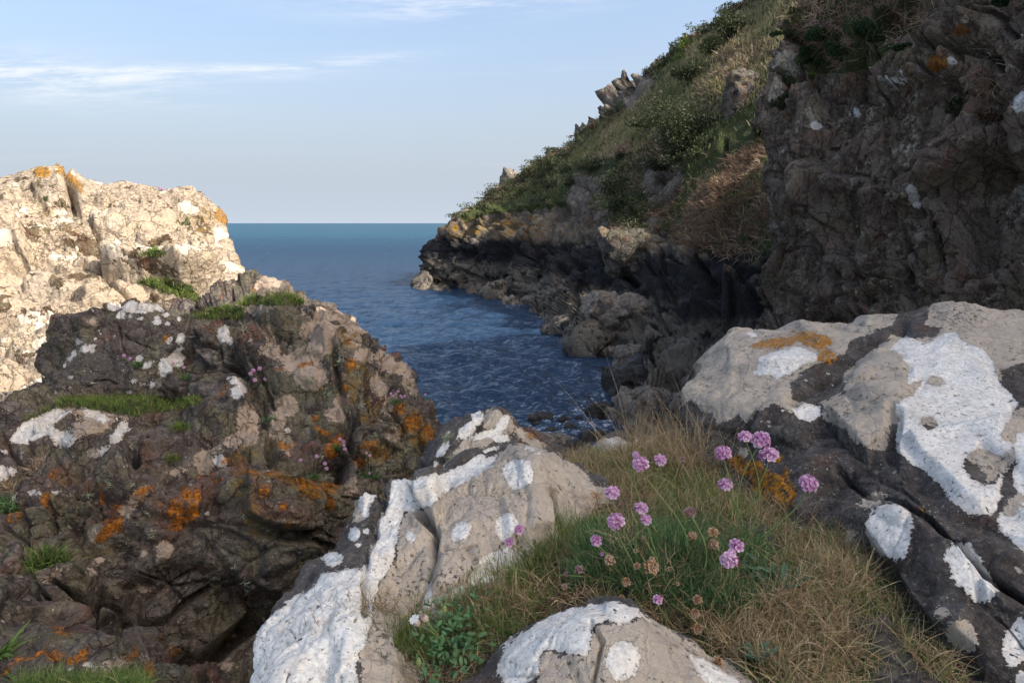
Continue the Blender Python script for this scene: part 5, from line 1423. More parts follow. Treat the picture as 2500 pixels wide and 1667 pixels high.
root = empty('thrift_plant', turf_pt(1680, 1430))
tag(root, 'big thrift cushion with many tall pink and dried flower heads in the foreground turf', 'thrift')
P, N = sample('turf', [CUSHION], 9500, g, clump=(0.06, 41, 0.8))
ctr = turf_pt(1680, 1400)
fl = (P - ctr) * np.array([1, 1, 0]) * 2.5
lv = blade_obj('leaves', blades(P, N * 0.8 + fl + np.array([0, 0, 0.3]), 0.044, 0.0015, 0.75, 0.25, 0.18, g, 4), M_leaf, origin=np.array(root.location))
lv['kind'] = 'stuff'
child(lv, root)
FL = [  # head px, py, width px, base px, py, kind
    (1552, 1110, 20, 1640, 1340, 'pink'), (1563, 1132, 46, 1672, 1380, 'pink'), (1612, 1124, 32, 1690, 1300, 'open'), (1667, 1122, 20, 1690, 1290, 'faded'),
    (1766, 1106, 46, 1745, 1330, 'pink'), (1818, 1067, 34, 1800, 1330, 'open'), (1858, 1076, 54, 1825, 1330, 'pink'), (1877, 1113, 48, 1840, 1310, 'open'),
    (1973, 1180, 54, 1815, 1345, 'pink'), (1771, 1184, 36, 1790, 1330, 'open'), (1495, 1204, 40, 1560, 1390, 'open'), (1565, 1242, 36, 1560, 1400, 'open'),
    (1577, 1269, 30, 1600, 1400, 'open'), (1503, 1272, 50, 1560, 1410, 'pink'), (1456, 1320, 30, 1520, 1400, 'open'), (1684, 1251, 38, 1690, 1420, 'faded'),
    (1797, 1333, 38, 1790, 1440, 'open'), (1780, 1367, 50, 1740, 1460, 'pink'), (1786, 1350, 26, 1770, 1450, 'pink'), (1488, 1368, 28, 1530, 1430, 'paper'),
    (1414, 1390, 28, 1470, 1430, 'faded'), (1382, 1401, 17, 1440, 1420, 'faded'), (1590, 1386, 38, 1600, 1440, 'paper'), (1556, 1382, 18, 1570, 1430, 'paper'),
    (1573, 1314, 19, 1620, 1400, 'bud'), (1529, 1421, 24, 1545, 1440, 'paper'), (1605, 1464, 26, 1622, 1540, 'open'), (1703, 1464, 24, 1715, 1480, 'paper'),
    (1697, 1498, 26, 1710, 1510, 'paper'), (1702, 1535, 28, 1715, 1545, 'paper'), (1752, 1618, 32, 1770, 1632, 'paper'), (1741, 1300, 26, 1690, 1400, 'paper'),
    (1690, 1309, 24, 1700, 1380, 'paper'), (1741, 1329, 28, 1730, 1380, 'paper'), (1835, 1303, 14, 1810, 1390, 'bud'), (1378, 1432, 20, 1400, 1445, 'faded'),
    (1484, 1355, 14, 1500, 1380, 'paper'), (1518, 1460, 18, 1530, 1470, 'paper'), (1592, 1366, 16, 1600, 1400, 'paper'), (1552, 1345, 13, 1570, 1390, 'paper'), (1631, 1390, 12, 1640, 1400, 'paper'),
    (1268, 1293, 26, 1330, 1370, 'open'), (1244, 1324, 24, 1300, 1380, 'open'), (1470, 1352, 12, 1490, 1370, 'open'), (1655, 1425, 11, 1660, 1440, 'paper')]
gg = np.random.default_rng(8)
for hx, hy, wpx, bx, by, kd in FL:
    b = turf_pt(bx, by)
    D = b[1] - 0.02
    h = pt(hx, hy, D)
    add_flower(root, h, b, wpx / 2 * D / F * (1.15 if kd == 'paper' else 0.92), kd, gg, brown=kd in ('paper', 'faded') and gg.random() < 0.6)


def small_thrift(px, py, D, rx, heads, label, name='thrift_plant', r_px=5.0, stems=1.0, leafn=260, surf=None, L=0.035, kinds=('pink',)):
    c = pt(px, py, D) if surf is None else turf_pt(px, py, surf)
    D = c[1]
    root = empty(name, c)
    tag(root, label, 'thrift', 'small thrift plants on the rocks')
    sx = rx * D / F
    P = c + g.normal(0, 0.45, (leafn, 3)) * np.array([sx, sx * 0.6, sx * 0.25])
    lv = blade_obj('leaves', blades(P, (P - c) / sx * 0.7 + np.array([0, -0.35, 0.8]), L, 0.0016 * D / 2.2, 0.4, 0.15, 0.2, g, 3), M_leaf, origin=c)
    lv['kind'] = 'stuff'
    child(lv, root)
    for hx, hy in heads:
        b = c + np.array([(hx - px) * 0.4 * D / F, -0.02, 0.0])
        h = pt(hx, hy, D - 0.05)
        add_flower(root, h, b, r_px * D / F, kinds[int(g.integers(len(kinds)))], g, stem_r=0.0009 * D / 2.5, detail=False)
    return root


gq = np.random.default_rng(4)
small_thrift(650, 945, 0, 34, [(612, 912), (618, 905), (634, 900), (622, 928), (662, 910), (672, 900), (672, 922), (690, 930), (672, 938), (690, 908), (684, 955), (697, 963), (648, 925), (675, 898), (700, 940)],
             'thrift cushion with about fifteen pink heads in the middle of the shaded outcrop', surf='shaded_outcrop', r_px=5.5)
small_thrift(766, 1168, 0, 12, [(733, 1124), (774, 1114), (793, 1131), (797, 1143)], 'thrift with four long stalked pink heads at the mouth of the dark hollow', surf='shaded_outcrop', r_px=5, leafn=130)
small_thrift(826, 1095, 0, 16, [(830, 1072), (838, 1078), (839, 1086), (842, 1096)], 'thrift with a short row of pale pink heads above the dark hollow', surf='shaded_outcrop', r_px=4.5, leafn=150)
small_thrift(336, 892, 0, 13, [(303, 868), (317, 876)], 'tiny green thrift with two heads on the smooth slab', surf='shaded_outcrop', r_px=4.5, leafn=140)
small_thrift(455, 925, 0, 12, [(449, 897), (422, 887)], 'tiny thrift with two heads right of the smooth slab', surf='shaded_outcrop', r_px=4, leafn=90)
small_thrift(965, 985, 0, 14, [(954, 961), (960, 966), (979, 967), (972, 955), (982, 970), (988, 966)], 'thrift with six small heads high on the lichened shoulder', surf='shaded_outcrop', r_px=3.5, leafn=100)
small_thrift(1040, 985, 0, 16, [(1038, 963)], 'green thrift cushion with one head at the seaward edge of the outcrop', surf='shaded_outcrop', r_px=3, leafn=180)
small_thrift(903, 1165, 0, 22, [(895, 1105), (903, 1112), (902, 1155)], 'dark green thrift mound at the foot of the shaded outcrop', surf='shaded_outcrop', r_px=3.5, leafn=260)
small_thrift(662, 1030, 0, 14, [], 'small bright green thrift tuft without flowers on the outcrop rib', surf='shaded_outcrop', leafn=170)
small_thrift(410, 470, 12.8, 22, [(378, 461), (384, 459), (390, 458), (396, 461), (402, 463), (392, 464)], 'thrift with purple heads against the sky on the sunlit outcrop', r_px=2.4, leafn=120)
small_thrift(516, 507, 13.2, 14, [(510, 497), (518, 498), (523, 501)], 'green thrift mound on the right shoulder of the sunlit outcrop', r_px=2, leafn=200)

# ------------------------------------------------ sea campion, plantain
def leaf_mesh(name, L, w, mat, teeth=0, bend=0.25):
    n = 7 + teeth * 4
    V = []; F_ = []
    for i in range(n):
        t = i / (n - 1)
        ww = w * math.sin(math.pi * min(1, t * 0.93 + 0.07)) ** 0.7
        if teeth:
            ww *= 1.0 + (0.45 if i % 2 else -0.45) * (t > 0.2)
        z = L * bend * math.sin(t * 2.2)
        V += [(L * t, -ww, z + ww * 0.25), (L * t, 0, z), (L * t, ww, z + ww * 0.25)]
    for i in range(n - 1):
        b = i * 3
        F_ += [(b, b + 3, b + 4, b + 1), (b + 1, b + 4, b + 5, b + 2)]
    me = bpy.data.meshes.new(name)
    me.from_pydata(V, [], F_)
    me.materials.append(mat)
    for p in me.polygons:
        p.use_smooth = True
    return me


LC = leaf_mesh('campion_leaf', 1.0, 0.22, M_campl, 0, 0.15)
LP = leaf_mesh('plantain_leaf', 1.0, 0.10, M_plant, 3, 0.25)


def put_leaf(root, me, p, az_, el_, size, roll=0):
    o = bpy.data.objects.new('leaf', me)
    sc.collection.objects.link(o)
    o.location = Vector(np.array(p).tolist()) - Vector(root.location)
    o.rotation_euler = (roll, -el_, az_)
    o.scale = (size,) * 3
    o.parent = root


c = pt(1075, 1575, 1.03)
root = empty('sea_campion', c)
tag(root, 'leafy green sea campion with one white flower in front of the pale boulder', 'sea campion')
gc = np.random.default_rng(6)
for k in range(330):
    px = gc.normal(1105, 38); py = gc.normal(1555, 52) - (px - 1105) * 0.35
    D = 1.16 - (py - 1470) * 0.0010 + gc.normal(0, 0.012)
    put_leaf(root, LC, pt(px, py, D), gc.random() * 6.28, gc.normal(0.35, 0.45), gc.uniform(0.009, 0.016), gc.normal(0, 0.5))
for (px, py) in ((1015, 1520), (1030, 1510)):
    hp = pt(px, py, 1.06); bs = pt(1075, 1570, 1.06)
    V, F_ = tube(bez(bs, bs + np.array([0, 0, 0.02]), hp + np.array([0.012, 0, -0.01]), hp), 0.0009, 0.0007)
    child(new_mesh('stem', V, F_, M_stem, origin=bs), root)
for (px, py, open_) in ((1012, 1512, 1), (1032, 1502, 0)):
    hp = pt(px, py, 1.05)
    prof = [(0, 0.0018), (0.003, 0.0045), (0.008, 0.0062), (0.013, 0.0055), (0.017, 0.0040)]
    ax = np.array([-0.35, -0.35, 0.8]); ax /= np.linalg.norm(ax)
    e1, e2, dn = frame_from(ax)
    V = [hp + dn * (z - 0.017) + r * (math.cos(a) * e1 + math.sin(a) * e2) for z, r in prof for a in np.arange(10) * 0.6283]
    i = np.arange(50).reshape(5, 10)
    F_ = np.stack([i[:-1], np.roll(i, -1, 1)[:-1], np.roll(i, -1, 1)[1:], i[1:]], -1).reshape(-1, 4)
    fo = new_mesh('flower', np.array(V), F_, M_bladder, origin=hp)
    child(fo, root)
    if open_:
        V = []; F_ = []
        for q in range(5):
            for sgn in (-0.24, 0.24):
                a = q * 1.2566 + sgn
                r_ = math.cos(a) * e1 + math.sin(a) * e2; s_ = -math.sin(a) * e1 + math.cos(a) * e2
                b = len(V)
                V += [hp, hp + r_ * 0.007 - s_ * 0.0024 + dn * 0.002, hp + r_ * 0.0105 + dn * 0.001, hp + r_ * 0.007 + s_ * 0.0024 + dn * 0.002]
                F_.append([b, b + 1, b + 2, b + 3])
        pe = new_mesh('petals', np.array(V), np.array(F_), M_white, origin=hp)
        pe.location = (0, 0, 0); pe.parent = fo
for (px, py, r) in ((1085, 1487, 0.0055), (1022, 1617, 0.006), (1058, 1655, 0.006)):
    hp = pt(px, py, 1.05 if py < 1550 else 0.98)
    V = [hp + np.array([r * 0.75 * math.sin(ph) * math.cos(a), r * 0.75 * math.sin(ph) * math.sin(a), r * 1.4 * math.cos(ph)]) for ph in np.linspace(0.05, 3.1, 7) for a in np.arange(8) * 0.7854]
    i = np.arange(56).reshape(7, 8)
    F_ = np.stack([i[:-1], i[1:], np.roll(i, -1, 1)[1:], np.roll(i, -1, 1)[:-1]], -1).reshape(-1, 4)
    bd = new_mesh('bud', np.array(V), F_, M_green_bud if 'M_green_bud' in globals() else M_stem, origin=hp)
    child(bd, root)

for (px, py, n, sz, lab) in ((1885, 1430, 26, 0.050, 'dark toothed plantain rosette at the right of the thrift cushion'), (1850, 1628, 15, 0.046, 'grey green plantain rosette in the dead grass near the bottom edge')):
    c = turf_pt(px, py) + np.array([0, -0.01, 0.012])
    root = empty('plantain', c)
    tag(root, lab, 'plantain')
    for k in range(n):
        put_leaf(root, LP, c + gc.normal(0, 0.004 if n < 20 else 0.02, 3) * np.array([1, 1, 0.2]), k * 2.4 + gc.random(), gc.uniform(0.15, 0.75), sz * gc.uniform(0.6, 1.0), gc.normal(0, 0.2))

# ------------------------------------------------ turf on the ledges of the outcrops
parts = []
P, N = sample('shaded_outcrop', [TURF_L], 8000, g)
parts.append(blades(P, np.tile([0, -0.1, 1.0], (len(P), 1)), 0.035, 0.0035, 0.45, 0.2, 0.2, g, 3))
P, N = sample('shaded_outcrop', TURF_T, 6000, g)
parts.append(blades(P, np.tile([0, -0.1, 1.0], (len(P), 1)), 0.045, 0.0045, 0.45, 0.2, 0.2, g, 3))
P, N = sample('sunlit_outcrop', [[(325, 690), (360, 678), (420, 682), (470, 700), (505, 742), (470, 740), (410, 715)], [(325, 622), (380, 608), (415, 622), (380, 630)]], 4500, g)
parts.append(blades(P, np.tile([0, -0.1, 1.0], (len(P), 1)), 0.06, 0.007, 0.45, 0.2, 0.2, g, 3))
for (px, py, rx, n, sf) in ((448, 540, 14, 300, 'sunlit_outcrop'), (430, 1010, 34, 500, 'shaded_outcrop'), (440, 1045, 22, 350, 'shaded_outcrop'), (470, 978, 22, 300, 'shaded_outcrop'), (425, 1122, 26, 260, 'shaded_outcrop')):
    c = turf_pt(px, py, sf); D = c[1]
    P = c + g.normal(0, 0.5, (n, 3)) * rx * D / F * np.array([1, 0.7, 0.3])
    parts.append(blades(P, np.tile([0, -0.3, 1.0], (n, 1)), 14 * D / F, 1.1 * D / F, 0.5, 0.25, 0.3, g, 4))
tag(blade_obj('ledge_grass', join(parts), M_turf), 'short green turf filling the ledges of the left outcrops', kind='stuff')


def tuft(name, px, py, rx, n, Lpx, wpx, mat, label, cat, surf=None, D=None, group=None, curl=0.2, droop=0.3, lean=0.45, dirv=(0, -0.3, 1.0), seg=5, tint=None):
    c = turf_pt(px, py, surf) if surf else pt(px, py, D)
    D = c[1]
    P = c + g.normal(0, 0.45, (n, 3)) * rx * D / F * np.array([1, 0.7, 0.35])
    o = blade_obj(name, blades(P, np.tile(dirv, (n, 1)), Lpx * D / F, wpx * D / F, lean, curl, droop, g, seg, tint=tint), mat, origin=c)
    tag(o, label, cat, group)
    return o


tuft('grass_tuft', 115, 1375, 50, 620, 48, 2.6, M_green, 'dark green grass tuft on the blocky part of the shaded outcrop', 'grass tuft', 'shaded_outcrop', dirv=(0.5, -0.4, 0.9), droop=0.4)
tuft('grass_tuft', 20, 1062, 60, 900, 12, 1.8, M_leaf, 'blue green leafy mat on the left edge under the pale slab', 'plant', 'shaded_outcrop', dirv=(0.2, -0.3, 0.9))
tuft('grass_tuft', 10, 1235, 50, 900, 24, 2.2, M_leaf, 'blue green tuft hanging from the left edge below the grassy ledge', 'plant', 'shaded_outcrop', dirv=(0.4, -0.5, 0.5), droop=0.6)
tuft('grass_tuft', 20, 1190, 60, 400, 30, 1.5, M_dry, 'dry grass fringe at the left edge above the blue green tuft', 'grass tuft', 'shaded_outcrop', droop=0.5, dirv=(0.5, -0.3, 0.6))
tuft('dead_root_mat', 112, 1145, 42, 620, 30, 2.2, M_bracken, 'round mat of dead brown roots on the shaded outcrop', 'dead roots', 'shaded_outcrop', curl=0.9, droop=0.5, lean=0.9)
tuft('broad_leaf_tuft', -10, 1620, 14, 26, 95, 9, M_green, 'bright green strap leaves in the bottom left corner', 'plant', D=1.9, curl=0.1, droop=0.5, lean=0.3, dirv=(0.8, -0.2, 1.0), seg=8, tint=np.full(26, 0.5))
P = pt(g.uniform(40, 360, 2600), g.uniform(1665, 1700, 2600), g.uniform(1.60, 1.74, 2600))
tag(blade_obj('corner_grass', blades(P, np.tile([0.1, -0.1, 1.0], (2600, 1)), 0.055, 0.0016, 0.5, 0.3, 0.3, g, 5), M_green), 'mixed grass along the bottom left edge', kind='stuff')
tuft('lichen_tuft', 1096, 1068, 14, 190, 20, 1.6, M_pale, 'pale green beard lichen high on the left flank of the peaked rock', 'lichen tuft', 'peaked_rock', curl=0.5, lean=0.6, dirv=(0, -0.7, -0.1))
tuft('lichen_tuft', 1118, 1122, 26, 330, 22, 1.6, M_pale, 'larger pale green beard lichen lower on the peaked rock', 'lichen tuft', 'peaked_rock', curl=0.5, lean=0.6, dirv=(0, -0.7, 0.2))
# beard lichen sprinkled over the outcrop
parts = []
for (px, py, n) in [(760, 930, 60), (800, 960, 70), (850, 1000, 70), (720, 1010, 60), (740, 860, 60), (830, 880, 50), (870, 920, 50), (700, 1080, 50), (640, 850, 40), (560, 1180, 40), (600, 1260, 40), (650, 1290, 40), (800, 1290, 40), (315, 1150, 40), (335, 1060, 50), (330, 1090, 50), (325, 1180, 30),
                    (175, 1215, 30), (215, 1212, 30), (170, 1285, 30), (310, 1320, 20), (372, 1300, 20), (600, 1420, 26), (610, 1440, 20), (525, 1410, 18), (150, 1512, 40), (190, 1540, 40), (360, 1250, 20), (920, 1060, 50), (960, 1040, 50), (890, 1150, 30), (270, 1180, 20), (440, 1000, 20), (880, 990, 50), (930, 1000, 40), (780, 1110, 30), (570, 1380, 14), (540, 860, 30), (600, 800, 40), (640, 780, 40), (700, 770, 30), (990, 1100, 30)]:
    c = turf_pt(px, py, 'shaded_outcrop'); D = c[1]
    P = c + g.normal(0, 0.5, (n, 3)) * 11 * D / F
    parts.append(blades(P, np.tile([0, -0.7, 0.1], (n, 1)), 11 * D / F, 1.5 * D / F, 0.7, 0.6, 0.2, g, 4))
tag(blade_obj('beard_lichen', join(parts), M_pale), 'tufts of pale beard lichen sprinkled over the shaded outcrop', kind='stuff')

# ------------------------------------------------ the far slope
GRASSP = [[(1990, -60), (1880, 240), (1750, 290), (1660, 300), (1560, 370), (1440, 400), (1350, 420), (1480, 300), (1600, 220), (1700, 110), (1830, 10)]]
BRACK = [[(1560, 545), (1600, 500), (1680, 440), (1760, 400), (1870, 330), (1900, 560), (1760, 630), (1640, 590)]]
parts = []
P, N = sample('headland', GRASSP, 22000, g, excl=BARE[1:])
parts.append(blades(P, np.tile([-0.15, -0.35, 0.9], (len(P), 1)), 0.30, 0.045, 0.35, 0.1, 0.2, g, 2, tint=np.clip(0.60 + 0.45 * fbm(P, 5, 3, 3) + g.normal(0, 0.12, len(P)), 0, 1)))
P, N = sample('headland', [VEG], 12000, g, excl=BARE[1:], clump=(6, 61, 0.6))
parts.append(blades(P, np.tile([-0.15, -0.35, 0.9], (len(P), 1)), 0.28, 0.045, 0.4, 0.1, 0.2, g, 2, tint=np.clip(0.35 + 0.5 * fbm(P, 4, 3, 4) + g.normal(0, 0.1, len(P)), 0, 1)))
tag(blade_obj('slope_grass', join(parts), M_hill), 'rough tan and green grass covering the far slope', kind='stuff')
P, N = sample('headland', BRACK, 11000, g, excl=BARE[1:], clump=(2.5, 71, 0.2))
parts = [blades(P, np.tile([-0.5, -0.4, 0.25], (len(P), 1)), 0.45, 0.03, 0.6, 0.5, 0.5, g, 4, tint=np.clip(0.42 + 0.5 * fbm(P, 2, 3, 5) + g.normal(0, 0.15, len(P)), 0, 1))]
P, N = sample('headland', BRACK, 7000, g, clump=(1.8, 75, 0.2))
parts.append(blades(P, np.tile([-0.4, -0.4, 0.5], (len(P), 1)), 0.35, 0.03, 0.5, 0.3, 0.4, g, 3, tint=np.full(len(P), 0.12)))
P, N = sample('headland', [VEG], 12000, g, excl=BARE[1:], clump=(5, 73, 0.0))
parts.append(blades(P, np.tile([-0.4, -0.4, 0.4], (len(P), 1)), 0.45, 0.04, 0.5, 0.3, 0.4, g, 3))
tag(blade_obj('dead_bracken', join(parts), M_bracken), 'brown dead bracken lying down the lower far slope', kind='stuff')


def leaf_cloud(c, rad, n, size, gg, tint=(0.5, 0.25), lumps=7, rot=0.0):
    """many small leaves on overlapping lumps"""
    rad = np.array(rad)
    lc = gg.normal(0, 0.42, (lumps, 3)) * rad
    lc[:, 2] = np.abs(lc[:, 2]) * 0.8
    lr = gg.uniform(0.38, 0.62, lumps)
    k = gg.integers(lumps, size=n)
    d = gg.normal(0, 1, (n, 3)); d /= np.linalg.norm(d, axis=1, keepdims=True)
    rr = gg.random(n) ** 0.35
    P = lc[k] + d * rad * (lr[k] * rr)[:, None]
    if rot:
        cs, sn = math.cos(rot), math.sin(rot)
        P = np.stack([P[:, 0] * cs + P[:, 2] * sn, P[:, 1], -P[:, 0] * sn + P[:, 2] * cs], -1)
    P = P + np.array(c)
    e = gg.normal(0, 1, (n, 3)); e /= np.linalg.norm(e, axis=1, keepdims=True)
    f = np.cross(e, gg.normal(0, 1, (n, 3))); f /= np.linalg.norm(f, axis=1, keepdims=True)
    s1 = size * gg.uniform(0.6, 1.4, n)[:, None]
    V = np.stack([P - e * s1, P + f * s1 * 0.45, P + e * s1, P - f * s1 * 0.45], 1).reshape(-1, 3)
    F_ = np.arange(n * 4).reshape(n, 4)
    tt = np.clip(tint[0] + tint[1] * (gg.normal(0, 0.6, lumps)[k] + gg.normal(0, 0.5, n)), 0, 1)
    return V, F_, np.repeat(tt, 4)


gb = np.random.default_rng(31)
# low scrub mass
parts = []
C_, A_, N_, _ = surf_cells('headland', [VEG], BARE[1:] + [GRASSP[0], BRACK[0]])
cl_ = np.clip(fbm(C_, 4.5, 3, 91) * 3 + 0.9, 0, 1)
pp = A_ * cl_; pp /= pp.sum()
for i in gb.choice(len(C_), 250, p=pp):
    s_ = gb.uniform(0.35, 1.0)
    parts.append(leaf_cloud(C_[i] + np.array([0, 0, 0.1]), (s_ * 1.3, s_, s_ * 0.6), int(260 * s_), 0.085, gb, (gb.uniform(0.05, 0.5), 0.20), 4))
tag(blade_obj('scrub', join(parts), M_scrub), 'low dark scrub spread over the far slope', kind='stuff')


def bush(px, py, rpx, rpy, label, mat=M_scrub, n=900, tint=(0.4, 0.25), D=None, cat='bush', leaf=0.09, lumps=8, trunk=True, rot=0.0, group='bushes on the far slope', surf='headland', name='gorse_bush'):
    c = turf_pt(px, py + rpy * 0.6, surf) if D is None else pt(px, py + rpy * 0.5, D)
    D = c[1]
    root = empty(name, c)
    tag(root, label, cat, group)
    k = D / F
    ctr_ = pt(px, py, D)
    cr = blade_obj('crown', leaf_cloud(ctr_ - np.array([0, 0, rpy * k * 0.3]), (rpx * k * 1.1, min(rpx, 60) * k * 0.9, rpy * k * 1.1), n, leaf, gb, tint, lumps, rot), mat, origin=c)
    child(cr, root)
    if trunk:
        st = []
        for q in range(4):
            e = ctr_ + gb.normal(0, 0.35, 3) * np.array([rpx, rpx, rpy]) * k
            V, F_ = tube(bez(c - [0, 0, 0.2], c + [0, 0, 0.2], e - [0, 0, 0.1], e, 6), 0.05, 0.02, 4)
            st.append((V, F_, np.zeros(len(V))))
        V, F_, T = join(st)
        child(new_mesh('trunk', V, F_, M_stem2, origin=c), root)
    return root


bush(1675, 325, 85, 80, 'largest rounded green ivy covered bush in the middle of the far slope', n=9000, tint=(0.28, 0.25), lumps=26, leaf=0.075, rot=0.5)
bush(1640, 395, 60, 30, 'dark bush under the largest green bush', n=3000, tint=(0.12, 0.15), lumps=12)  # darker leaf tint than the bush above
bush(1500, 462, 40, 40, 'round bush with green and brown parts above the rock bands', n=2200, tint=(0.35, 0.3), lumps=10)
bush(1512, 370, 30, 18, 'brown topped gorse at mid slope', M_bracken, 900, (0.45, 0.3))
bush(1533, 367, 14, 12, 'small rust brown gorse ball beside the brown topped gorse', M_bracken, 400, (0.6, 0.2), leaf=0.06)
bush(1520, 492, 40, 36, 'bright green ivy bush against the bare rock', n=2200, tint=(0.5, 0.25), lumps=10)
bush(1690, 180, 40, 26, 'dark gorse bush high on the slope', n=1600, tint=(0.2, 0.2), lumps=9)
bush(1790, 70, 40, 50, 'tall dark bush below the summit of the ridge', n=2600, tint=(0.25, 0.2), lumps=12)
bush(1740, 120, 40, 24, 'olive bush beside the tall dark one', n=1500, tint=(0.5, 0.2), lumps=9)
bush(1797, 22, 16, 12, 'golden brown bush on the skyline near the top', M_bracken, 500, (0.6, 0.25), leaf=0.07)
bush(1725, 78, 12, 8, 'small dark bush alone on the upper skyline', n=350, tint=(0.1, 0.1), leaf=0.07)
bush(1708, 88, 16, 7, 'low rust bush on the upper skyline beside the small dark one', M_bracken, 350, (0.3, 0.2), leaf=0.07)
bush(1605, 150, 6, 5, 'tiny dark shrub on the crag skyline', n=140, tint=(0.05, 0.1), leaf=0.06)
bush(1625, 148, 24, 10, 'rust brown gorse on the crag', M_bracken, 600, (0.3, 0.2), leaf=0.07)
bush(1448, 308, 18, 9, 'small brown gorse on the lower skyline', M_bracken, 450, (0.25, 0.2), leaf=0.07)
bush(1405, 345, 6, 5, 'smallest dark shrub on the lower skyline', n=140, tint=(0.05, 0.1), leaf=0.06)
bush(1330, 398, 12, 6, 'low dark gorse on the skyline above the headland', n=260, tint=(0.1, 0.1), leaf=0.08)
bush(1590, 300, 50, 18, 'long green bush across the pale grass', n=1800, tint=(0.45, 0.2), lumps=10)
bush(1860, 300, 22, 50, 'ivy beside the dark crag next to the near cliff', n=1600, tint=(0.5, 0.25), lumps=9)
bush(1460, 400, 60, 16, 'long dark green bush along the middle of the slope', n=2000, tint=(0.3, 0.2), lumps=12)
bush(1675, 110, 16, 22, 'yellow green ivy clump standing on the crag', M_turf, 900, (0.75, 0.2), leaf=0.07, name='ivy_clump')
bush(1668, 138, 20, 14, 'mossy green hump below the ivy clump', M_turf, 700, (0.5, 0.2), leaf=0.07, name='ivy_clump')


mc_dark = rock_material('crag_rock', dark=(0.03, 0.026, 0.023), mid=(0.10, 0.085, 0.07), grey=(0.17, 0.15, 0.125), s=3.0, spots=0.3, spot_size=0.2, edge=0.1, olive=0.5, bump=1.5)
# crags standing out of the slope
def crag(px, py, rpx, rpy, D, seed, label, name='crag', mat=None, sq=0.6, base=None, cat='crag', group=None, amp=0.30, depth=0.8, rough2=0.1, sink=0.5):
    nu, nv = max(24, int(rpx / 1.0)), max(20, int(rpy / 1.2))
    nu, nv = min(nu, 130), min(nv, 90)
    k = D / F
    c = pt(px, py, D) if base is None else np.array(base)
    th = np.linspace(0, 2 * math.pi, nu + 1)
    ph = np.linspace(0.02, math.pi - 0.02, nv)
    T_, P_ = np.meshgrid(th, ph)
    cx, sx = np.cos(T_), np.sin(T_)
    e = 0.75
    S = np.stack([np.sign(cx) * np.abs(cx) ** e * np.sin(P_) ** e, np.sign(sx) * np.abs(sx) ** e * np.sin(P_) ** e, np.sign(np.cos(P_)) * np.abs(np.cos(P_)) ** e], -1)
    rad = np.array([rpx * k, rpx * k * depth, rpy * k])
    G = c + S * rad
    r = float(min(rad))
    Nn = S / rad; Nn /= np.linalg.norm(Nn, axis=-1, keepdims=True)
    d = facets(G, r * 1.0, r * amp * 1.6, r * 0.10, seed, cw=0.1, sq=(0.8, 0.9, 1.4)) + facets(G, r * 0.38, r * amp * 0.5, r * 0.05, seed + 9) + fbm(G, r * 0.3, 3, seed + 3) * r * rough2
    d[:, -1] = d[:, 0]
    G = G + Nn * d[..., None]
    r_, c_ = G.shape[:2]
    o = new_mesh(name, G, grid_faces(r_, c_, True), mat or mc_dark, {a: np.full(G.shape[:2], -9.0) for a in ('tan', 'white', 'orange', 'yellow', 'green')} | {'golden': np.full(G.shape[:2], 0.3)})
    tag(o, label, cat, group)
    return o


crag(1541, 236, 12, 24, 60.5, 2, 'square rock tower on the far skyline')
crag(1562, 225, 9, 24, 60, 4, 'narrow pale rock rib beside the square tower')
crag(1583, 212, 12, 18, 59.5, 5, 'blocky grey crag above the narrow rib')
crag(1528, 272, 8, 14, 60.5, 6, 'lowest grey rock step on the far skyline')
crag(1212, 488, 7, 6, 69.5, 7, 'small rock knob low on the headland skyline')
crag(1070, 594, 11, 10, 67.5, 8, 'black block perched at the tip of the headland')
crag(1808, 250, 42, 72, 40.6, 9, 'tall dark crag standing in the grass beside the near cliff', amp=0.25, mat=mc_dark)

# ------------------------------------------------ shore boulders
mw = rock_material('wet_rock', dark=(0.012, 0.012, 0.012), mid=(0.045, 0.040, 0.035), grey=(0.09, 0.082, 0.073), rust=(0.03, 0.02, 0.015), s=1.0, spots=0.1, spot_size=0.03, rough=0.45, bump=1.2)
mt_ = rock_material('tidal_rock', dark=(0.07, 0.06, 0.05), mid=(0.24, 0.20, 0.16), grey=(0.32, 0.285, 0.235), rust=(0.19, 0.15, 0.10), s=1.6, spots=0.2, spot_size=0.05, rough=0.75, bump=1.4)
def shore(px, py, rpx, rpy, label, mat, seed, cat='boulder', group='boulders along the water line', name='shore_boulder', lift=0.25, dz=0.0):
    b = sea_pt(px, py + rpy * 0.6, dz)
    crag(px, py, rpx, rpy, b[1], seed, label, name, mat, base=[b[0], b[1], dz + rpy * b[1] / F * lift], cat=cat, group=group, amp=0.22)


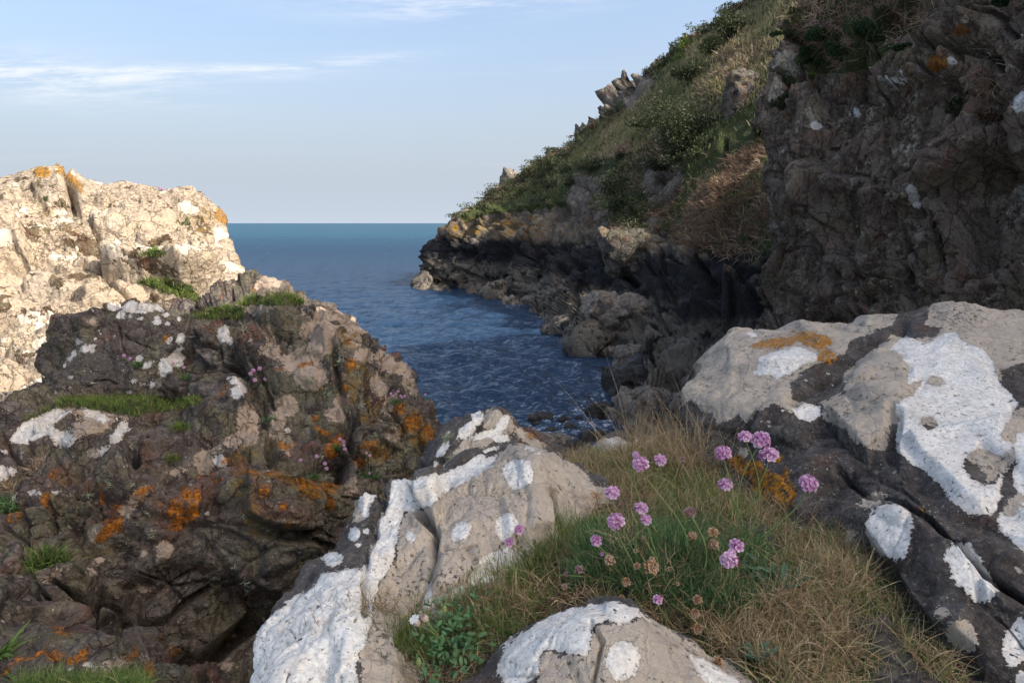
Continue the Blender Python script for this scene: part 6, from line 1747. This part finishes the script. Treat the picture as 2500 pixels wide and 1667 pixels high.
for a in [(1243, 732, 17, 14, 'square pale boulder at the left end of the boulder spit', mt_, 11), (1262, 742, 16, 9, 'flat pale boulder next to the square one', mt_, 12),
          (1292, 706, 22, 26, 'tall rounded boulder behind the boulder spit', mt_, 13), (1292, 732, 24, 14, 'rounded boulder below the tall one', mt_, 14), (1330, 742, 34, 15, 'long low slab in the boulder spit', mt_, 15),
          (1335, 722, 20, 10, 'small boulder against the headland foot', mt_, 16), (1372, 768, 22, 14, 'boulder where the spit meets the bay', mt_, 17),
          (1490, 855, 26, 16, 'grey boulder at the foot of the great rounded block', mt_, 18), (1440, 845, 16, 14, 'small dark boulder left of the grey one', mw, 19),
          (1630, 850, 30, 18, 'rounded boulder deep in the shaded gully', mt_, 20)]:
    shore(*a)
for a in [(1320, 1016, 34, 14, 'largest low black rock awash in the cove', mw, 21), (1376, 1023, 19, 11, 'round black rock awash right of the largest', mw, 22),
          (1346, 1046, 16, 6, 'thin dark rock just breaking the surface', mw, 23), (1392, 1040, 18, 9, 'low wet rock close to the dark shore', mw, 24), (1412, 1018, 12, 5, 'smallest wet rock awash', mw, 25), (1312, 1032, 10, 5, 'little wet rock under the largest one', mw, 26),
          (1463, 1000, 34, 26, 'jagged wet rock against the shore block', mw, 27), (1350, 1072, 44, 26, 'smooth brown boulder behind the peaked rock', mt_, 28), (1400, 1085, 30, 18, 'dark boulder in the narrow beach', mw, 29),
          (1300, 1085, 40, 22, 'brown boulder partly hidden by the peaked rock', mt_, 31),
          (1576, 1040, 52, 34, 'slanting grey boulder below the tall grass tussock', mt_, 30), (1450, 1060, 34, 22, 'weed covered boulder on the narrow beach', mw, 32), (1500, 1085, 40, 20, 'black boulder at the top of the narrow beach', mw, 33)]:
    shore(*a, group='wet rocks in the near corner of the cove', name='beach_boulder')
# great blocks between the gully and the water
crag(1505, 782, 96, 68, 32.6, 41, 'great rounded grey block at the water edge across the cove', 'rock_block', mt_, cat='rock block', group='rock blocks by the cove', amp=0.24)
crag(1545, 885, 50, 44, 25.5, 42, 'reddish rounded block above the seaweed shelf', 'rock_block', mt_, cat='rock block', group='rock blocks by the cove', amp=0.2)
crag(1580, 935, 90, 55, 23.5, 43, 'broad black weed covered block right of the water', 'rock_block', mw, cat='rock block', group='rock blocks by the cove', amp=0.25)
crag(1590, 1010, 100, 60, 20.5, 44, 'tall dark block standing in the near corner of the cove', 'rock_block', mt_, cat='rock block', group='rock blocks by the cove', amp=0.25)
crag(1545, 620, 72, 56, 37.8, 45, 'lichen spotted dome of rock above the black band', 'rock_block', mc_dark, cat='rock block', group='rock blocks by the cove', amp=0.2)

# ------------------------------------------------ near cliff growth
parts = []
P, N = sample('cliff', [[(1910, 60), (1960, -60), (2300, -60), (2260, 60), (2180, 100), (2130, 140), (2060, 170), (1960, 110)]], 6500, g, clump=(1.0, 83, 0.9))
parts.append(blades(P, np.tile([-0.5, -0.4, 0.2], (len(P), 1)), 0.42, 0.012, 0.5, 0.4, 0.6, g, 5, tint=np.clip(0.55 + 0.4 * fbm(P, 1, 3, 6) + g.normal(0, 0.15, len(P)), 0, 1)))
for (px, py, n) in ((2200, 95, 40), (2230, 80, 30), (2420, 200, 60), (2460, 230, 120), (2400, 205, 50), (2110, 25, 60), (2440, 110, 30)):
    c = turf_pt(px, py, 'cliff')
    P = c + g.normal(0, 0.12, (n, 3))
    parts.append(blades(P, np.tile([-0.6, -0.4, 0.1], (n, 1)), 0.45, 0.010, 0.5, 0.4, 0.7, g, 6))
tag(blade_obj('hanging_grass', join(parts), M_bracken), 'dead brown grass hanging over the ledge of the near cliff', kind='stuff')
def cushion(px, py, rx, ry, label, mat=M_moss, n=2600, tint=(0.45, 0.3), heads=(), rot=0.0, leaf=0.035):
    c = turf_pt(px, py, 'cliff'); D = c[1]; k = D / F
    c = c + np.array([-0.3, -0.8, 0.3]) * 0.10
    o = blade_obj('thrift_cushion', leaf_cloud(c - np.array([0, 0, ry * k * 0.2]), (rx * k * 1.15, rx * k * 0.8, ry * k * 1.15), n, leaf, gb, tint, 7, rot), mat, origin=c)
    tag(o, label, 'cushion plant', 'cushion plants on the near cliff')
    return o


cushion(1985, 155, 28, 26, 'green cushion at the left end of the cliff ledge')
cushion(2000, 90, 22, 20, 'small green cushion with pink flowers above the left one')
cushion(2060, 100, 26, 24, 'middle green cushion on the cliff ledge')
cushion(2110, 85, 46, 34, 'largest dark green cushion at the top of the cliff ledge', n=4200, rot=0.5)
cushion(2070, 145, 38, 24, 'long hanging green cushion below the largest one', n=3000, rot=0.5)
cushion(1972, 100, 13, 26, 'rust red cushion beside the small green one', M_bracken, 900, (0.2, 0.15))
cushion(2190, 45, 18, 28, 'rust and green cushion under the overhang', M_bracken, 1200, (0.3, 0.3))
cushion(1905, 252, 22, 24, 'round dark moss ball hanging from the corner of the cliff', M_scrub, 2200, (0.15, 0.2))
cushion(1930, 212, 12, 26, 'dark mossy strip running down to the moss ball', M_scrub, 1200, (0.15, 0.2), rot=-0.6)
cushion(2335, 272, 30, 18, 'black moss pad under the rusty rock shelf', M_scrub, 1500, (0.02, 0.08))
cushion(2418, 292, 28, 22, 'dark red brown root ball high on the right of the cliff', M_bracken, 1600, (0.0, 0.1))
cushion(1984, 190, 11, 10, 'bright green leafy rosette below the ledge', M_turf, 300, (0.3, 0.2))
cushion(2460, 5, 30, 28, 'deep green cushion in the top right corner', n=2200, tint=(0.3, 0.2))
cushion(2196, 122, 20, 8, 'flat green cushion with pink flowers on the bare shelf', n=700)
cushion(1917, 88, 22, 10, 'mossy pad on the pale shoulder of the cliff', n=700)
gp = np.random.default_rng(2)
V = []; F_ = []; T = []
for (px, py, n) in ((2008, 68, 26), (2196, 112, 24), (2100, 60, 10), (2060, 80, 8)):
    c = turf_pt(px, py, 'cliff') + np.array([-0.05, -0.15, 0.05])
    P = c + gp.normal(0, 1, (n, 3)) * np.array([0.20, 0.05, 0.06])
    for p in P:
        v, f, t = leaf_cloud(p, (0.022, 0.022, 0.018), 10, 0.012, gp, (0.6, 0.2), 2)
        F_.append(f + len(V) * 0 + sum(len(x) for x in V)); V.append(v); T.append(t)
tag(blade_obj('tiny_pink_flowers', (np.concatenate(V), np.concatenate(F_), np.concatenate(T)), M_pink), 'sprinkling of tiny pink thrift flowers on the cliff ledge', kind='stuff')
